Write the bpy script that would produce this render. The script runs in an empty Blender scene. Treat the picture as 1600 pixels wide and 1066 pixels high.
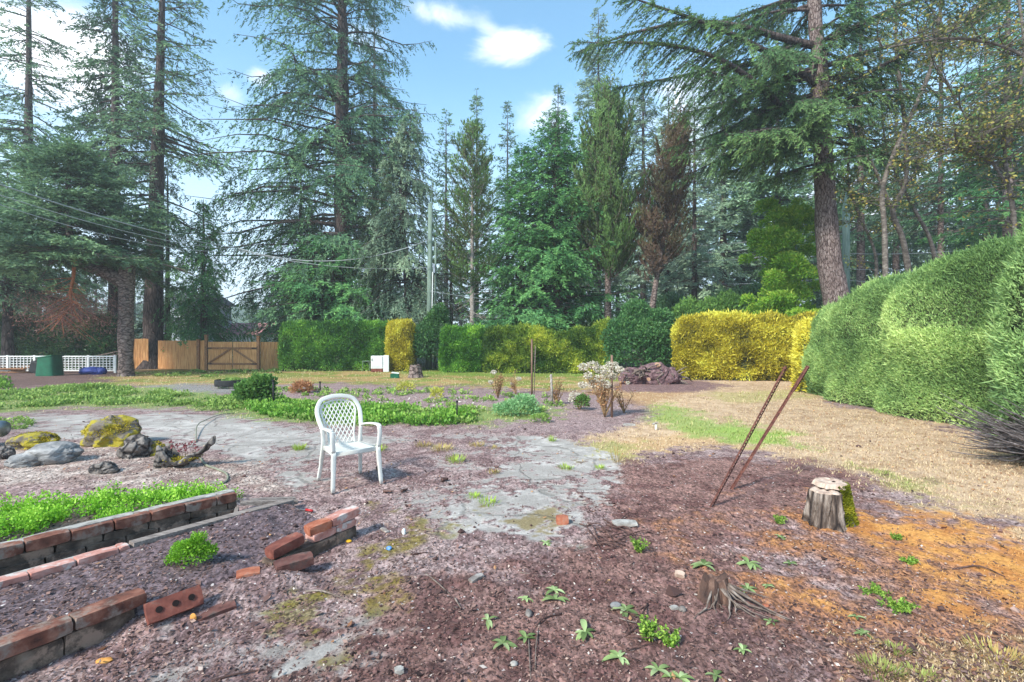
import bpy, bmesh, math, random
import numpy as np
from mathutils import Vector, Matrix, noise as mnoise
R = math.radians
SC = bpy.context.scene
COL = SC.collection
F, HC = 755.0, 1.5                     # focal length in photo pixels, camera height

# ------------------------------------------------------------------ camera, sky, sun, exposure
cam = bpy.data.cameras.new('camera'); cam.sensor_width = 36; cam.lens = F*36/1600
cam.clip_start = .05; cam.clip_end = 4000
co = bpy.data.objects.new('camera', cam); COL.objects.link(co)
co.location = (0, 0, HC); co.rotation_euler = (R(90), 0, 0); SC.camera = co
SUN_EL, SUN_ROT = R(40), R(222)
sl = bpy.data.lights.new('sun', 'SUN'); sl.energy = 3.1; sl.angle = R(8); sl.color = (1, .95, .85)
so = bpy.data.objects.new('sun', sl); COL.objects.link(so)
sd = Vector((math.sin(SUN_ROT)*math.cos(SUN_EL), math.cos(SUN_ROT)*math.cos(SUN_EL), math.sin(SUN_EL)))
so.rotation_euler = sd.to_track_quat('Z', 'Y').to_euler(); so.location = (0, 0, 30)
SC.view_settings.view_transform = 'Standard'; SC.view_settings.look = 'None'
SC.view_settings.exposure = 1.08; SC.view_settings.gamma = 1
SC.cycles.max_bounces = 6; SC.cycles.diffuse_bounces = 3; SC.cycles.glossy_bounces = 2
SC.cycles.transmission_bounces = 3; SC.cycles.transparent_max_bounces = 6; SC.cycles.volume_bounces = 0
SC.cycles.use_denoising = True

W = bpy.data.worlds.new('World'); SC.world = W; W.use_nodes = True
def N(nt, typ, **kw):
    n = nt.nodes.new(typ)
    for k, v in kw.items():
        if k.startswith('i_'): n.inputs[k[2:]].default_value = v
        elif k.startswith('n'): n.inputs[int(k[1:])].default_value = v
        else: setattr(n, k, v)
    return n
def build_world():
    nt = W.node_tree; nt.nodes.clear(); L = nt.links.new
    out = N(nt, 'ShaderNodeOutputWorld'); bg = N(nt, 'ShaderNodeBackground'); bg.inputs[1].default_value = .135
    sky = N(nt, 'ShaderNodeTexSky', sky_type='NISHITA', sun_disc=False, sun_elevation=SUN_EL, sun_rotation=SUN_ROT,
            air_density=1.0, dust_density=.6, ozone_density=1.6)
    tc = N(nt, 'ShaderNodeTexCoord')
    # clouds: several soft ellipses in direction space broken up by noise
    ns = N(nt, 'ShaderNodeTexNoise'); ns.inputs['Scale'].default_value = 7; ns.inputs['Detail'].default_value = 9; ns.inputs['Roughness'].default_value = .62
    ns.inputs['Distortion'].default_value = .4
    mp0 = N(nt, 'ShaderNodeMapping'); mp0.inputs['Scale'].default_value = (1, 1, 1.9); L(tc.outputs['Generated'], mp0.inputs[0]); L(mp0.outputs[0], ns.inputs['Vector'])
    cl = None
    for (px, py, a, b, rot, s) in [(790, 72, 62, 30, 0, 1.0), (700, 26, 85, 22, .18, .72), (765, 50, 55, 25, .5, .7), (408, 122, 28, 20, 0, .75), (365, 152, 30, 26, 0, .7),
                                (560, 60, 60, 30, 0, .3), (850, 190, 60, 50, 0, .55), (905, 150, 90, 60, 0, .3), (1080, 180, 90, 80, 0, .75), (90, 90, 110, 110, 0, 1.0), (1350, 330, 160, 110, 0, .8),
                                (1500, 120, 100, 40, 0, .3), (-300, 60, 200, 90, 0, .8), (2000, 100, 200, 100, 0, .8)]:
        d = Vector(((px-800)/F, 1, (533-py)/F)).normalized()
        rx = Vector((d.y, -d.x, 0)).normalized(); up = rx.cross(d)
        c_, s_ = math.cos(rot), math.sin(rot)
        ax = rx*c_-up*s_; ay = rx*s_+up*c_
        k = (Vector(((px-800)/F, 1, (533-py)/F)).length)
        d1 = N(nt, 'ShaderNodeVectorMath', operation='DOT_PRODUCT'); d1.inputs[1].default_value = ax*(k*F/a/1.0)
        d2 = N(nt, 'ShaderNodeVectorMath', operation='DOT_PRODUCT'); d2.inputs[1].default_value = ay*(k*F/b/1.0)
        dd = N(nt, 'ShaderNodeVectorMath', operation='DOT_PRODUCT'); dd.inputs[1].default_value = d
        for q in (d1, d2, dd): L(tc.outputs['Generated'], q.inputs[0])
        cb = N(nt, 'ShaderNodeCombineXYZ'); L(d1.outputs['Value'], cb.inputs[0]); L(d2.outputs['Value'], cb.inputs[1])
        ln = N(nt, 'ShaderNodeVectorMath', operation='LENGTH'); L(cb.outputs[0], ln.inputs[0])
        mr = N(nt, 'ShaderNodeMapRange', interpolation_type='SMOOTHSTEP', n1=1.7, n2=.0, n3=0, n4=s); L(ln.outputs['Value'], mr.inputs[0])
        gt = N(nt, 'ShaderNodeMath', operation='GREATER_THAN', n1=0); L(dd.outputs['Value'], gt.inputs[0])
        mu = N(nt, 'ShaderNodeMath', operation='MULTIPLY'); L(mr.outputs[0], mu.inputs[0]); L(gt.outputs[0], mu.inputs[1])
        if cl is None: cl = mu.outputs[0]
        else:
            mx = N(nt, 'ShaderNodeMath', operation='MAXIMUM'); L(cl, mx.inputs[0]); L(mu.outputs[0], mx.inputs[1]); cl = mx.outputs[0]
    ad = N(nt, 'ShaderNodeMath', operation='MULTIPLY_ADD', n1=1.5, n2=-.95); L(ns.outputs[0], ad.inputs[0])   # noise*1.5-.95
    sm = N(nt, 'ShaderNodeMath', operation='ADD'); L(ad.outputs[0], sm.inputs[0]); L(cl, sm.inputs[1])
    # low milky band near the horizon
    sx = N(nt, 'ShaderNodeSeparateXYZ'); L(tc.outputs['Generated'], sx.inputs[0])
    fc = N(nt, 'ShaderNodeMapRange', interpolation_type='SMOOTHSTEP', n1=.04, n2=.85, n3=0, n4=1); L(sm.outputs[0], fc.inputs[0])
    hz = N(nt, 'ShaderNodeMapRange', interpolation_type='SMOOTHSTEP', n1=.50, n2=.0, n3=0, n4=.85); L(sx.outputs[2], hz.inputs[0])
    tint = N(nt, 'ShaderNodeMix', data_type='RGBA', blend_type='MULTIPLY', n0=1.0); L(sky.outputs[0], tint.inputs[6]); tint.inputs[7].default_value = (.98, 1.3, 1.22, 1)
    m1 = N(nt, 'ShaderNodeMix', data_type='RGBA'); L(hz.outputs[0], m1.inputs[0]); L(tint.outputs[2], m1.inputs[6]); m1.inputs[7].default_value = (4.4, 5.1, 6.0, 1)
    m2 = N(nt, 'ShaderNodeMix', data_type='RGBA'); L(fc.outputs[0], m2.inputs[0]); L(m1.outputs[2], m2.inputs[6]); m2.inputs[7].default_value = (6.6, 6.8, 7.2, 1)
    L(m2.outputs[2], bg.inputs[0]); L(bg.outputs[0], out.inputs[0])
build_world()

# ------------------------------------------------------------------ helpers
rng = np.random.default_rng(7); random.seed(7)
def G(px, py, z=0.0):
    y = F*(HC-z)/(py-533.0); return Vector(((px-800)*y/F, y, z))
def P(px, py, y):
    return Vector(((px-800)*y/F, y, HC-(py-533)*y/F))
def lin(c):
    c = np.asarray(c, float)/255; return np.where(c <= .04045, c/12.92, ((c+.055)/1.055)**2.4)
def lc(*c): return tuple(float(v) for v in lin(c))+(1.0,)

def hash3(i, j, k, s):
    h = (i.astype(np.int64)*374761393 + j.astype(np.int64)*668265263 + k.astype(np.int64)*2147483647 + s*1274126177) & 0xffffffff
    h = ((h ^ (h >> 13))*1274126177) & 0xffffffff
    return ((h ^ (h >> 16)) & 0xffffff)/float(0xffffff)
def vn(Q, scale=1., seed=0):
    Q = np.asarray(Q, float)*scale
    if Q.shape[1] == 2: Q = np.c_[Q, np.zeros(len(Q))]
    I = np.floor(Q).astype(np.int64); f = Q-I; f = f*f*(3-2*f); r = 0
    for a in (0, 1):
        for b in (0, 1):
            for c in (0, 1):
                w = (f[:, 0] if a else 1-f[:, 0])*(f[:, 1] if b else 1-f[:, 1])*(f[:, 2] if c else 1-f[:, 2])
                r = r+w*hash3(I[:, 0]+a, I[:, 1]+b, I[:, 2]+c, seed)
    return r
def fbm(Q, scale=1., seed=0, o=4):
    r = 0; a = .5
    for i in range(o): r = r+a*vn(Q, scale*2**i, seed+i*17); a *= .5
    return r/(1-.5**o)
def sst(x, a, b):
    t = np.clip((x-a)/(b-a), 0, 1); return t*t*(3-2*t)
def unit(v): return v/np.maximum(np.linalg.norm(v, axis=-1, keepdims=True), 1e-9)

def link(o, parent=None):
    COL.objects.link(o)
    if parent is not None: o.parent = parent
    return o
def npmesh(name, V, Fc, mat, parent=None, tint=None, smooth=False, attrs=None):
    V = np.ascontiguousarray(V, np.float32); Fc = np.ascontiguousarray(Fc, np.int32); k = Fc.shape[1]
    me = bpy.data.meshes.new(name)
    me.vertices.add(len(V)); me.vertices.foreach_set('co', V.ravel())
    me.loops.add(Fc.size); me.loops.foreach_set('vertex_index', Fc.ravel())
    me.polygons.add(len(Fc)); me.polygons.foreach_set('loop_start', np.arange(0, Fc.size, k, dtype=np.int32))
    me.polygons.foreach_set('use_smooth', np.full(len(Fc), smooth))
    if tint is not None:
        a = me.attributes.new('tint', 'FLOAT', 'POINT'); a.data.foreach_set('value', np.ascontiguousarray(tint, np.float32))
    for nme, arr in (attrs or {}).items():
        if arr.ndim == 1:
            a = me.attributes.new(nme, 'FLOAT', 'POINT'); a.data.foreach_set('value', np.ascontiguousarray(arr, np.float32))
        else:
            a = me.attributes.new(nme, 'FLOAT_COLOR', 'POINT'); a.data.foreach_set('color', np.ascontiguousarray(np.c_[arr, np.ones(len(arr))], np.float32).ravel())
    me.update(calc_edges=True); me.materials.append(mat)
    return link(bpy.data.objects.new(name, me), parent)
def tag(o, label, cat, group=None, kind=None):
    if label: o['label'] = label
    if cat: o['category'] = cat
    if group: o['group'] = group
    if kind: o['kind'] = kind
    return o
def empty(name, loc, label, cat, group=None, rz=0.):
    o = bpy.data.objects.new(name, None); link(o); o.location = loc; o.rotation_euler = (0, 0, rz); o.empty_display_size = .2
    return tag(o, label, cat, group)
def kids(o): return [c for c in bpy.data.objects if c.parent == o]
def copy_tree(src, loc, rz, sc, label, cat=None, group=None, ch=None):
    c = src.copy(); link(c); c.location = loc; c.rotation_euler = (0, 0, rz); c.scale = (sc if hasattr(sc, '__len__') else (sc,)*3)
    c['label'] = label
    if group: c['group'] = group
    for k in (ch if ch is not None else kids(src)):
        d = k.copy(); link(d); d.parent = c
        for g in kids(k):
            e = g.copy(); link(e); e.parent = d
    return c

# ------------------------------------------------------------------ materials
def newmat(name):
    m = bpy.data.materials.new(name); m.use_nodes = True; nt = m.node_tree; nt.nodes.clear()
    return m, nt, nt.links.new
def ramp(nt, cols, pos=None, k=1.):
    r = N(nt, 'ShaderNodeValToRGB'); e = r.color_ramp.elements
    pos = pos or [i/(len(cols)-1) for i in range(len(cols))]
    while len(e) < len(cols): e.new(.5)
    for el, c, p in zip(e, cols, pos): el.position = p; el.color = tuple(min(.85, v*k) for v in lc(*c)[:3])+(1,)
    return r
def leafmat(name, cols, tr=.3, rough=.55, var=.12, pos=None, k=1.5):
    m, nt, L = newmat(name)
    at = N(nt, 'ShaderNodeAttribute', attribute_name='tint'); r = ramp(nt, cols, pos, k); L(at.outputs['Fac'], r.inputs[0])
    oi = N(nt, 'ShaderNodeObjectInfo'); mr = N(nt, 'ShaderNodeMapRange', n1=0, n2=1, n3=1-var, n4=1+var); L(oi.outputs['Random'], mr.inputs[0])
    hs = N(nt, 'ShaderNodeHueSaturation'); L(mr.outputs[0], hs.inputs['Value']); L(r.outputs[0], hs.inputs['Color'])
    b = N(nt, 'ShaderNodeBsdfPrincipled'); b.inputs['Roughness'].default_value = rough; b.inputs['Specular IOR Level'].default_value = .25
    L(hs.outputs[0], b.inputs[0]); t = N(nt, 'ShaderNodeBsdfTranslucent'); L(hs.outputs[0], t.inputs[0])
    mx = N(nt, 'ShaderNodeMixShader', n0=tr); L(b.outputs[0], mx.inputs[1]); L(t.outputs[0], mx.inputs[2])
    o = N(nt, 'ShaderNodeOutputMaterial'); L(mx.outputs[0], o.inputs[0]); return m
def surf(name, cols, scale=8, stretch=(1, 1, 1), rough=.8, bump=.3, detail=8, spec=.3, metal=0., vor=0., bscale=None, dist=.02, pos=None, spots=None, tintmix=False):
    """noise-coloured solid: ramp over a stretched noise in object space, bump, optional second patchy colour (spots=(col, scale, lo, hi))"""
    m, nt, L = newmat(name)
    tc = N(nt, 'ShaderNodeTexCoord'); mp = N(nt, 'ShaderNodeMapping'); mp.inputs['Scale'].default_value = stretch
    L(tc.outputs['Object'], mp.inputs[0])
    ns = N(nt, 'ShaderNodeTexNoise', i_Scale=scale, i_Detail=detail, i_Roughness=.62); L(mp.outputs[0], ns.inputs['Vector'])
    src = ns.outputs[0]
    if vor:
        vo = N(nt, 'ShaderNodeTexVoronoi', feature='DISTANCE_TO_EDGE', i_Scale=vor); L(mp.outputs[0], vo.inputs['Vector'])
        mr = N(nt, 'ShaderNodeMapRange', n1=0, n2=.12, n3=-.22, n4=.06); L(vo.outputs[0], mr.inputs[0])
        ad = N(nt, 'ShaderNodeMath', operation='ADD'); L(src, ad.inputs[0]); L(mr.outputs[0], ad.inputs[1]); src = ad.outputs[0]
    r = ramp(nt, cols, pos or [.3+.4*i/(max(1, len(cols)-1)) for i in range(len(cols))]); L(src, r.inputs[0]); col = r.outputs[0]
    if tintmix:
        at = N(nt, 'ShaderNodeAttribute', attribute_name='tint'); mt = N(nt, 'ShaderNodeMapRange', n1=0, n2=1, n3=.55, n4=1.35); L(at.outputs['Fac'], mt.inputs[0])
        hs = N(nt, 'ShaderNodeHueSaturation'); L(mt.outputs[0], hs.inputs['Value']); L(col, hs.inputs['Color']); col = hs.outputs[0]
    if spots:
        c2, s2, lo, hi = spots
        n2 = N(nt, 'ShaderNodeTexNoise', i_Scale=s2, i_Detail=6, i_Roughness=.7); L(tc.outputs['Object'], n2.inputs['Vector'])
        mr = N(nt, 'ShaderNodeMapRange', interpolation_type='SMOOTHSTEP', n1=lo, n2=hi, n3=0, n4=1); L(n2.outputs[0], mr.inputs[0])
        mx = N(nt, 'ShaderNodeMix', data_type='RGBA'); L(mr.outputs[0], mx.inputs[0]); L(col, mx.inputs[6]); mx.inputs[7].default_value = lc(*c2); col = mx.outputs[2]
    b = N(nt, 'ShaderNodeBsdfPrincipled'); L(col, b.inputs[0])
    b.inputs['Roughness'].default_value = rough; b.inputs['Specular IOR Level'].default_value = spec; b.inputs['Metallic'].default_value = metal
    bs = src
    if bscale:
        n3 = N(nt, 'ShaderNodeTexNoise', i_Scale=bscale, i_Detail=6); L(mp.outputs[0], n3.inputs['Vector']); bs = n3.outputs[0]
    bu = N(nt, 'ShaderNodeBump', i_Strength=bump, i_Distance=dist); L(bs, bu.inputs['Height']); L(bu.outputs[0], b.inputs['Normal'])
    o = N(nt, 'ShaderNodeOutputMaterial'); L(b.outputs[0], o.inputs[0]); return m
M = {}
M['needle_blue'] = leafmat('needle_blue', [(38, 56, 46), (66, 90, 68), (116, 140, 98)], k=2.2)
M['needle_dark'] = leafmat('needle_dark', [(30, 48, 40), (52, 78, 58), (92, 120, 80)], k=2.2)
M['needle_green'] = leafmat('needle_green', [(28, 56, 36), (56, 96, 58), (110, 150, 86)], k=2.0)
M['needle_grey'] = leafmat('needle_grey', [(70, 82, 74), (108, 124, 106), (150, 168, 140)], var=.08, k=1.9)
M['needle_brown'] = leafmat('needle_brown', [(62, 52, 44), (76, 80, 54), (78, 108, 58), (116, 146, 80)], k=1.4)
M['needle_dead'] = leafmat('needle_dead', [(72, 56, 50), (100, 80, 66), (98, 106, 66)], k=1.15)
M['needle_red'] = leafmat('needle_red', [(110, 72, 68), (150, 108, 100), (178, 138, 124)], k=1.)
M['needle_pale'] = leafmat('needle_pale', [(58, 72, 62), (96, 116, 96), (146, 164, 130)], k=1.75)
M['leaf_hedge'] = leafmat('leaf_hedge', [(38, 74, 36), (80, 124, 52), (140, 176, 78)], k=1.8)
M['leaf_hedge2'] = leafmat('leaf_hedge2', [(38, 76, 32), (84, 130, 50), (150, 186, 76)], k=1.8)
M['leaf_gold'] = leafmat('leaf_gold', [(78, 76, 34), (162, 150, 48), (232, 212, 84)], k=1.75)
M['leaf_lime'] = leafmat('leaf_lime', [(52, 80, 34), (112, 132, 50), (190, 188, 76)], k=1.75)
M['leaf_holly'] = leafmat('leaf_holly', [(26, 50, 34), (50, 84, 48), (104, 136, 80)], rough=.35, k=1.85)
M['leaf_yew'] = leafmat('leaf_yew', [(62, 86, 50), (108, 134, 78), (166, 182, 118)], pos=[0, .45, 1], k=1.85)
M['leaf_yew2'] = leafmat('leaf_yew2', [(84, 110, 70), (126, 154, 96), (172, 192, 128)], k=1.7)
M['leaf_herb'] = leafmat('leaf_herb', [(60, 92, 34), (110, 146, 54), (166, 190, 90)], k=1.1)
M['leaf_bright'] = leafmat('leaf_bright', [(62, 108, 26), (124, 178, 48), (190, 226, 96)], tr=.3, k=1.05)
M['leaf_ground'] = leafmat('leaf_ground', [(70, 96, 48), (120, 148, 72), (176, 192, 112)], tr=.3, k=1.25)
M['leaf_sage'] = leafmat('leaf_sage', [(88, 108, 62), (132, 152, 96), (176, 192, 140)], tr=.25, k=1.1, var=.25)
M['leaf_autumn'] = leafmat('leaf_autumn', [(72, 84, 48), (104, 118, 66), (140, 144, 82), (186, 158, 78)], k=1.15)
M['leaf_dry'] = leafmat('leaf_dry', [(104, 70, 50), (150, 108, 78), (184, 146, 104)])
M['petal'] = leafmat('petal', [(172, 158, 138), (222, 212, 196), (240, 234, 224)], tr=.3, var=.02, k=1.)
M['blade'] = leafmat('blade', [(204, 176, 142), (216, 194, 160), (180, 178, 112), (134, 156, 82)], tr=.3, var=0, k=1.)
M['orange'] = leafmat('orange', [(160, 108, 66), (210, 154, 88), (230, 184, 120)], tr=.2, var=0, k=1.)
M['chip'] = leafmat('chip', [(48, 34, 33), (92, 68, 64), (128, 98, 90), (166, 138, 126), (208, 190, 178)], tr=0, rough=.8, var=0, pos=[0, .35, .68, .9, 1], k=1.)
M['bark'] = surf('bark', [(62, 52, 50), (108, 92, 88), (152, 136, 130)], 7, (1.2, 1.2, 2.4), bump=.9, vor=3.0, dist=.05)
M['bark_fir'] = surf('bark_fir', [(66, 52, 50), (118, 100, 96), (164, 150, 146)], 6, (3, 3, .8), bump=1, vor=6, dist=.06)
M['bark_dark'] = surf('bark_dark', [(44, 36, 36), (74, 62, 60), (104, 92, 88)], 6, (2.5, 2.5, .6), bump=.9, vor=3, dist=.05)
M['bark_pale'] = surf('bark_pale', [(92, 84, 80), (142, 132, 126), (182, 174, 168)], 9, (2, 2, 1.5), bump=.5)
M['bark_alder'] = surf('bark_alder', [(60, 54, 50), (98, 90, 84), (146, 138, 130)], 7, (1, 1, 2.5), bump=.4)
M['twig'] = surf('twig', [(70, 58, 52), (112, 98, 90), (150, 138, 130)], 20, rough=.9)
M['twig_red'] = surf('twig_red', [(150, 90, 60), (190, 120, 84), (206, 148, 112)], 12)
M['twig_dark'] = surf('twig_dark', [(44, 32, 30), (80, 58, 54), (120, 92, 84)], 18)
M['stem_grey'] = surf('stem_grey', [(60, 52, 52), (104, 96, 96), (150, 142, 144)], 20, (1, 1, 1))

def weld(V, Fs):
    return np.concatenate(V), np.concatenate(Fs)
def tubes(paths, seg=6, cap=False):
    """paths: list of (points (n,3), radii (n,)) -> one vertex/quad soup"""
    Vs, Fs, off = [], [], 0; ang = np.arange(seg)*2*np.pi/seg
    for pts, rad in paths:
        pts = np.asarray(pts, float); n = len(pts); rad = np.broadcast_to(np.asarray(rad, float), (n,))
        T = unit(np.gradient(pts, axis=0)); ref = np.array([0, 0, 1.]) if abs(T[:, 2]).mean() < .8 else np.array([1., 0, 0])
        A = unit(np.cross(T, ref)); B = np.cross(T, A)
        ring = pts[:, None]+rad[:, None, None]*(np.cos(ang)[None, :, None]*A[:, None]+np.sin(ang)[None, :, None]*B[:, None])
        i = np.arange(n-1)[:, None]*seg; j = np.arange(seg)[None]; j2 = (j+1) % seg
        f = np.stack([i+j, i+j2, i+seg+j2, i+seg+j], -1).reshape(-1, 4)+off
        Vs.append(ring.reshape(-1, 3)); Fs.append(f); off += n*seg
    return weld(Vs, Fs)
def smoothpath(pts, n=8):
    pts = np.asarray(pts, float); k = len(pts); q = np.vstack([2*pts[0]-pts[1], pts, 2*pts[-1]-pts[-2]]); out = []
    for i in range(k-1):
        a, b, c, d = q[i:i+4]
        for t in np.linspace(0, 1, n, endpoint=False):
            out.append(.5*((2*b)+(c-a)*t+(2*a-5*b+4*c-d)*t*t+(3*b-a-3*c+d)*t**3))
    out.append(pts[-1]); return np.array(out)
def barkify(V, C=None, amp=.04, scale=3., seed=0):
    q = np.c_[V[:, :2]*scale*2.5, V[:, 2]*scale*.5]
    n = fbm(q, 1, seed, 4)-.5
    ax = np.zeros_like(V); ax[:, :2] = V[:, :2]-(C if C is not None else 0)
    return V+unit(ax)*(n*amp*2)[:, None]
def leaves(Pt, D, S, Ln, Wd, fold=.0):
    """diamond leaf faces: base points, direction, side vector, length, half width"""
    Pt = np.asarray(Pt); n = len(Pt); Ln = np.broadcast_to(Ln, (n,))[:, None]; Wd = np.broadcast_to(Wd, (n,))[:, None]
    D = unit(D); S = unit(S-D*(S*D).sum(1, keepdims=True)); U = np.cross(D, S)
    mid = Pt+D*Ln*.5
    V = np.stack([Pt, mid+S*Wd-U*Wd*fold, Pt+D*Ln, mid-S*Wd-U*Wd*fold], 1).reshape(-1, 3)
    Fc = np.arange(4*n).reshape(-1, 4); return V, Fc
def rep4(t): return np.repeat(t, 4)

# ------------------------------------------------------------------ ground
def poly_sd(X, Y, poly):
    """signed distance (positive inside) to a ground polygon"""
    px = np.array([p[0] for p in poly]); py = np.array([p[1] for p in poly]); n = len(px)
    ins = np.zeros(X.shape, bool); d = np.full(X.shape, 1e9)
    for i in range(n):
        x1, y1, x2, y2 = px[i], py[i], px[(i+1) % n], py[(i+1) % n]
        c = ((y1 > Y) != (y2 > Y)) & (X < (x2-x1)*(Y-y1)/(y2-y1+1e-12)+x1); ins ^= c
        t = np.clip(((X-x1)*(x2-x1)+(Y-y1)*(y2-y1))/((x2-x1)**2+(y2-y1)**2+1e-12), 0, 1)
        d = np.minimum(d, np.hypot(X-x1-t*(x2-x1), Y-y1-t*(y2-y1)))
    return np.where(ins, d, -d)
def GP(*pp): return [tuple(G(a, b)[:2]) for a, b in pp]
# planter lines (world)
W1a, W1b = Vector((-3.95, 2.0)), Vector((-2.40, 4.18))
W2a, W2b = Vector((-3.62, 1.6)), Vector((-1.95, 4.27))
W3a, W3b = Vector((-2.62, 1.55)), Vector((-1.985, 2.60))
W4a, W4b = Vector((-1.55, 3.2)), Vector((-1.235, 3.74))
def soil_z(X, Y):
    X = np.asarray(X, float); Y = np.asarray(Y, float)
    bed2 = poly_sd(X, Y, [tuple(W2a), tuple(W2b), (-1.75, 4.1), tuple(W4b), tuple(W4a), (-1.95, 2.62), tuple(W3b), tuple(W3a)])
    z = sst(bed2, -.02, .03)*(.03+.085*sst(-X, 1.3, 2.3))
    slump = poly_sd(X, Y, [(-2.05, 2.5), (-1.5, 3.25), (-1.25, 3.0), (-1.8, 2.45)])
    z = np.maximum(z, .07*sst(slump, -.12, .12))
    bed1 = poly_sd(X, Y, [tuple(W1a), tuple(W1b), (-2.6, 4.6), (-3.6, 4.35), (-5.2, 3.3), (-5.2, 2.0)])
    z = np.maximum(z, .15*sst(bed1, -.02, .35)*1.0)
    return z
def build_ground():
    def axis(fine0, fine1, step, lo, hi, g):
        a = list(np.arange(fine0, fine1, step)); s = step
        while a[-1] < hi: s *= g; a.append(a[-1]+s)
        s = step; b = [fine0]
        while b[-1] > lo: s *= g; b.append(b[-1]-s)
        return np.array(b[:0:-1]+a)
    xs = axis(-3.4, 4.2, .022, -1800, 1800, 1.022); ys = axis(1.6, 5.6, .02, -1800, 1800, 1.0115)
    ys = np.concatenate([ys[ys < -6][::8], ys[(ys >= -6) & (ys < 1)][::3], ys[ys >= 1]])
    X, Y = np.meshgrid(xs, ys); sh = X.shape; X = X.ravel(); Y = Y.ravel(); Q = np.c_[X, Y]
    w1 = (fbm(Q, .9, 1)-.5); w2 = (fbm(Q, 4, 5)-.5)*1.5; w3 = (fbm(Q, 18, 9, 3)-.5)*1.3
    def reg(poly, soft=.15, ragged=.6, off=0.): return sst(poly_sd(X, Y, poly)+off+ragged*(w1*1.3+w2*1.1+w3*.7), -soft*.8, soft*1.2)
    col = np.zeros((len(X), 3)); 
    def mixc(w, c, c2=None, nz=None):
        nonlocal col
        a = lin(c)[None]
        if c2 is not None: t = np.clip(nz, 0, 1)[:, None]; a = a*(1-t)+lin(c2)[None]*t
        col = col*(1-w[:, None])+a*w[:, None]
    nb = fbm(Q, 1.6, 21); nm = fbm(Q, 6, 31); nf = fbm(Q, 26, 41, 3); n8 = fbm(Q, .5, 61)
    one = np.ones(len(X))
    mixc(one, (132, 106, 104), (166, 142, 138), sst(nm+.4*nf, .5, .9))
    chips = one.copy(); conc = np.zeros(len(X)); grass = np.zeros(len(X)); dry = np.zeros(len(X))
    far = sst(Y, 22, 25); mixc(far, (88, 84, 66), (70, 84, 46), nm)
    # dark soil, far left
    w = reg(GP((-900, 560), (440, 568), (700, 584), (360, 592), (250, 600), (60, 606), (-200, 626), (-900, 680)), .8, 1.5); mixc(w, (96, 74, 74), (132, 106, 98), nm)
    # back lawn strip
    wa = reg(GP((230, 578), (440, 573), (620, 577), (760, 580), (960, 583), (1100, 590), (1000, 614), (900, 612), (760, 607), (700, 604), (480, 600), (330, 603), (240, 606), (130, 600)), .5, 1.6)
    mixc(wa, (172, 142, 96), (128, 136, 66), sst(nb+.3*(nm-.5), .42, .62)); grass = np.maximum(grass, wa*.5); dry = np.maximum(dry, wa); chips *= 1-wa
    w = reg(GP((590, 574), (960, 576), (960, 588), (760, 590), (620, 584)), .3, .8); mixc(w*.75, (108, 136, 52)); grass = np.maximum(grass, w)
    # right lawn, dry
    wb = reg(GP((880, 600), (1060, 594), (1290, 596), (1310, 634), (1400, 650), (1510, 676), (1900, 740), (1900, 850), (1600, 826), (1420, 798), (1330, 745), (1240, 722), (1120, 700), (960, 716), (900, 688), (960, 664), (1020, 648), (1010, 636), (990, 628), (960, 618)), .22, .7)
    mixc(wb, (206, 176, 146), (180, 150, 122), sst(nm+.3*nf, .5, .85)); dry = np.maximum(dry, wb); chips *= 1-wb*.85
    w = reg(GP((880, 612), (1000, 602), (1100, 606), (1010, 640), (960, 640)), .5, .9); mixc(w*.7, (172, 132, 92))
    w = reg(GP((940, 690), (1090, 672), (1200, 702), (1080, 702), (960, 716), (900, 700)), .15, .5); mixc(w*.6, (196, 158, 112))
    for pl, c, a in [(((985, 655), (1040, 626), (1080, 640), (1130, 660), (1262, 682), (1250, 700), (1130, 696), (1060, 672)), (150, 170, 92), .85),
                  (((1120, 672), (1230, 668), (1270, 690), (1180, 697)), (156, 182, 88), .75),
                  (((1330, 726), (1400, 734), (1480, 772), (1540, 790), (1430, 794), (1390, 770)), (164, 168, 96), .75),
                  (((1100, 612), (1250, 608), (1290, 622), (1130, 630)), (176, 168, 104), .5),
                  (((940, 700), (1010, 690), (1000, 712), (930, 716)), (150, 158, 84), .5),
                  (((860, 690), (960, 690), (960, 712), (900, 716)), (150, 150, 100), .5)]:
        w = reg(GP(*pl), .25, .6)*a; mixc(w, c); grass = np.maximum(grass, w); chips *= 1-w
    # purple island bed
    w = reg(GP((955, 600), (1040, 590), (1110, 597), (1150, 604), (1100, 613), (980, 613), (945, 608)), .35, .5); mixc(w, (122, 94, 94), (150, 120, 116), nm); chips = np.maximum(chips, w); dry *= 1-w; grass *= 1-w
    # flower bed
    w = reg(GP((390, 604), (500, 600), (700, 608), (780, 612), (900, 614), (980, 625), (1005, 640), (1010, 655), (960, 672), (860, 680), (740, 676), (700, 640), (560, 630), (430, 625)), .3, .7)
    mixc(w, (140, 116, 116), (172, 148, 144), nm); chips = np.maximum(chips, w); dry *= 1-w; grass *= 1-w
    # gravel
    w = reg(GP((215, 604), (300, 598), (400, 604), (380, 616), (250, 616)), .3, .8); mixc(w*.9, (156, 152, 150), (126, 122, 118), nf)
    # green strip behind the patio
    wg = reg(GP((-400, 650), (-100, 622), (120, 600), (240, 606), (340, 616), (430, 624), (560, 628), (700, 640), (850, 634), (860, 650), (740, 668), (560, 668), (420, 656), (260, 636), (60, 640), (-200, 668)), .25, .9)
    mixc(wg*.9, (138, 156, 86), (110, 132, 66), nm); grass = np.maximum(grass, wg*.7); chips *= 1-wg
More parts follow.
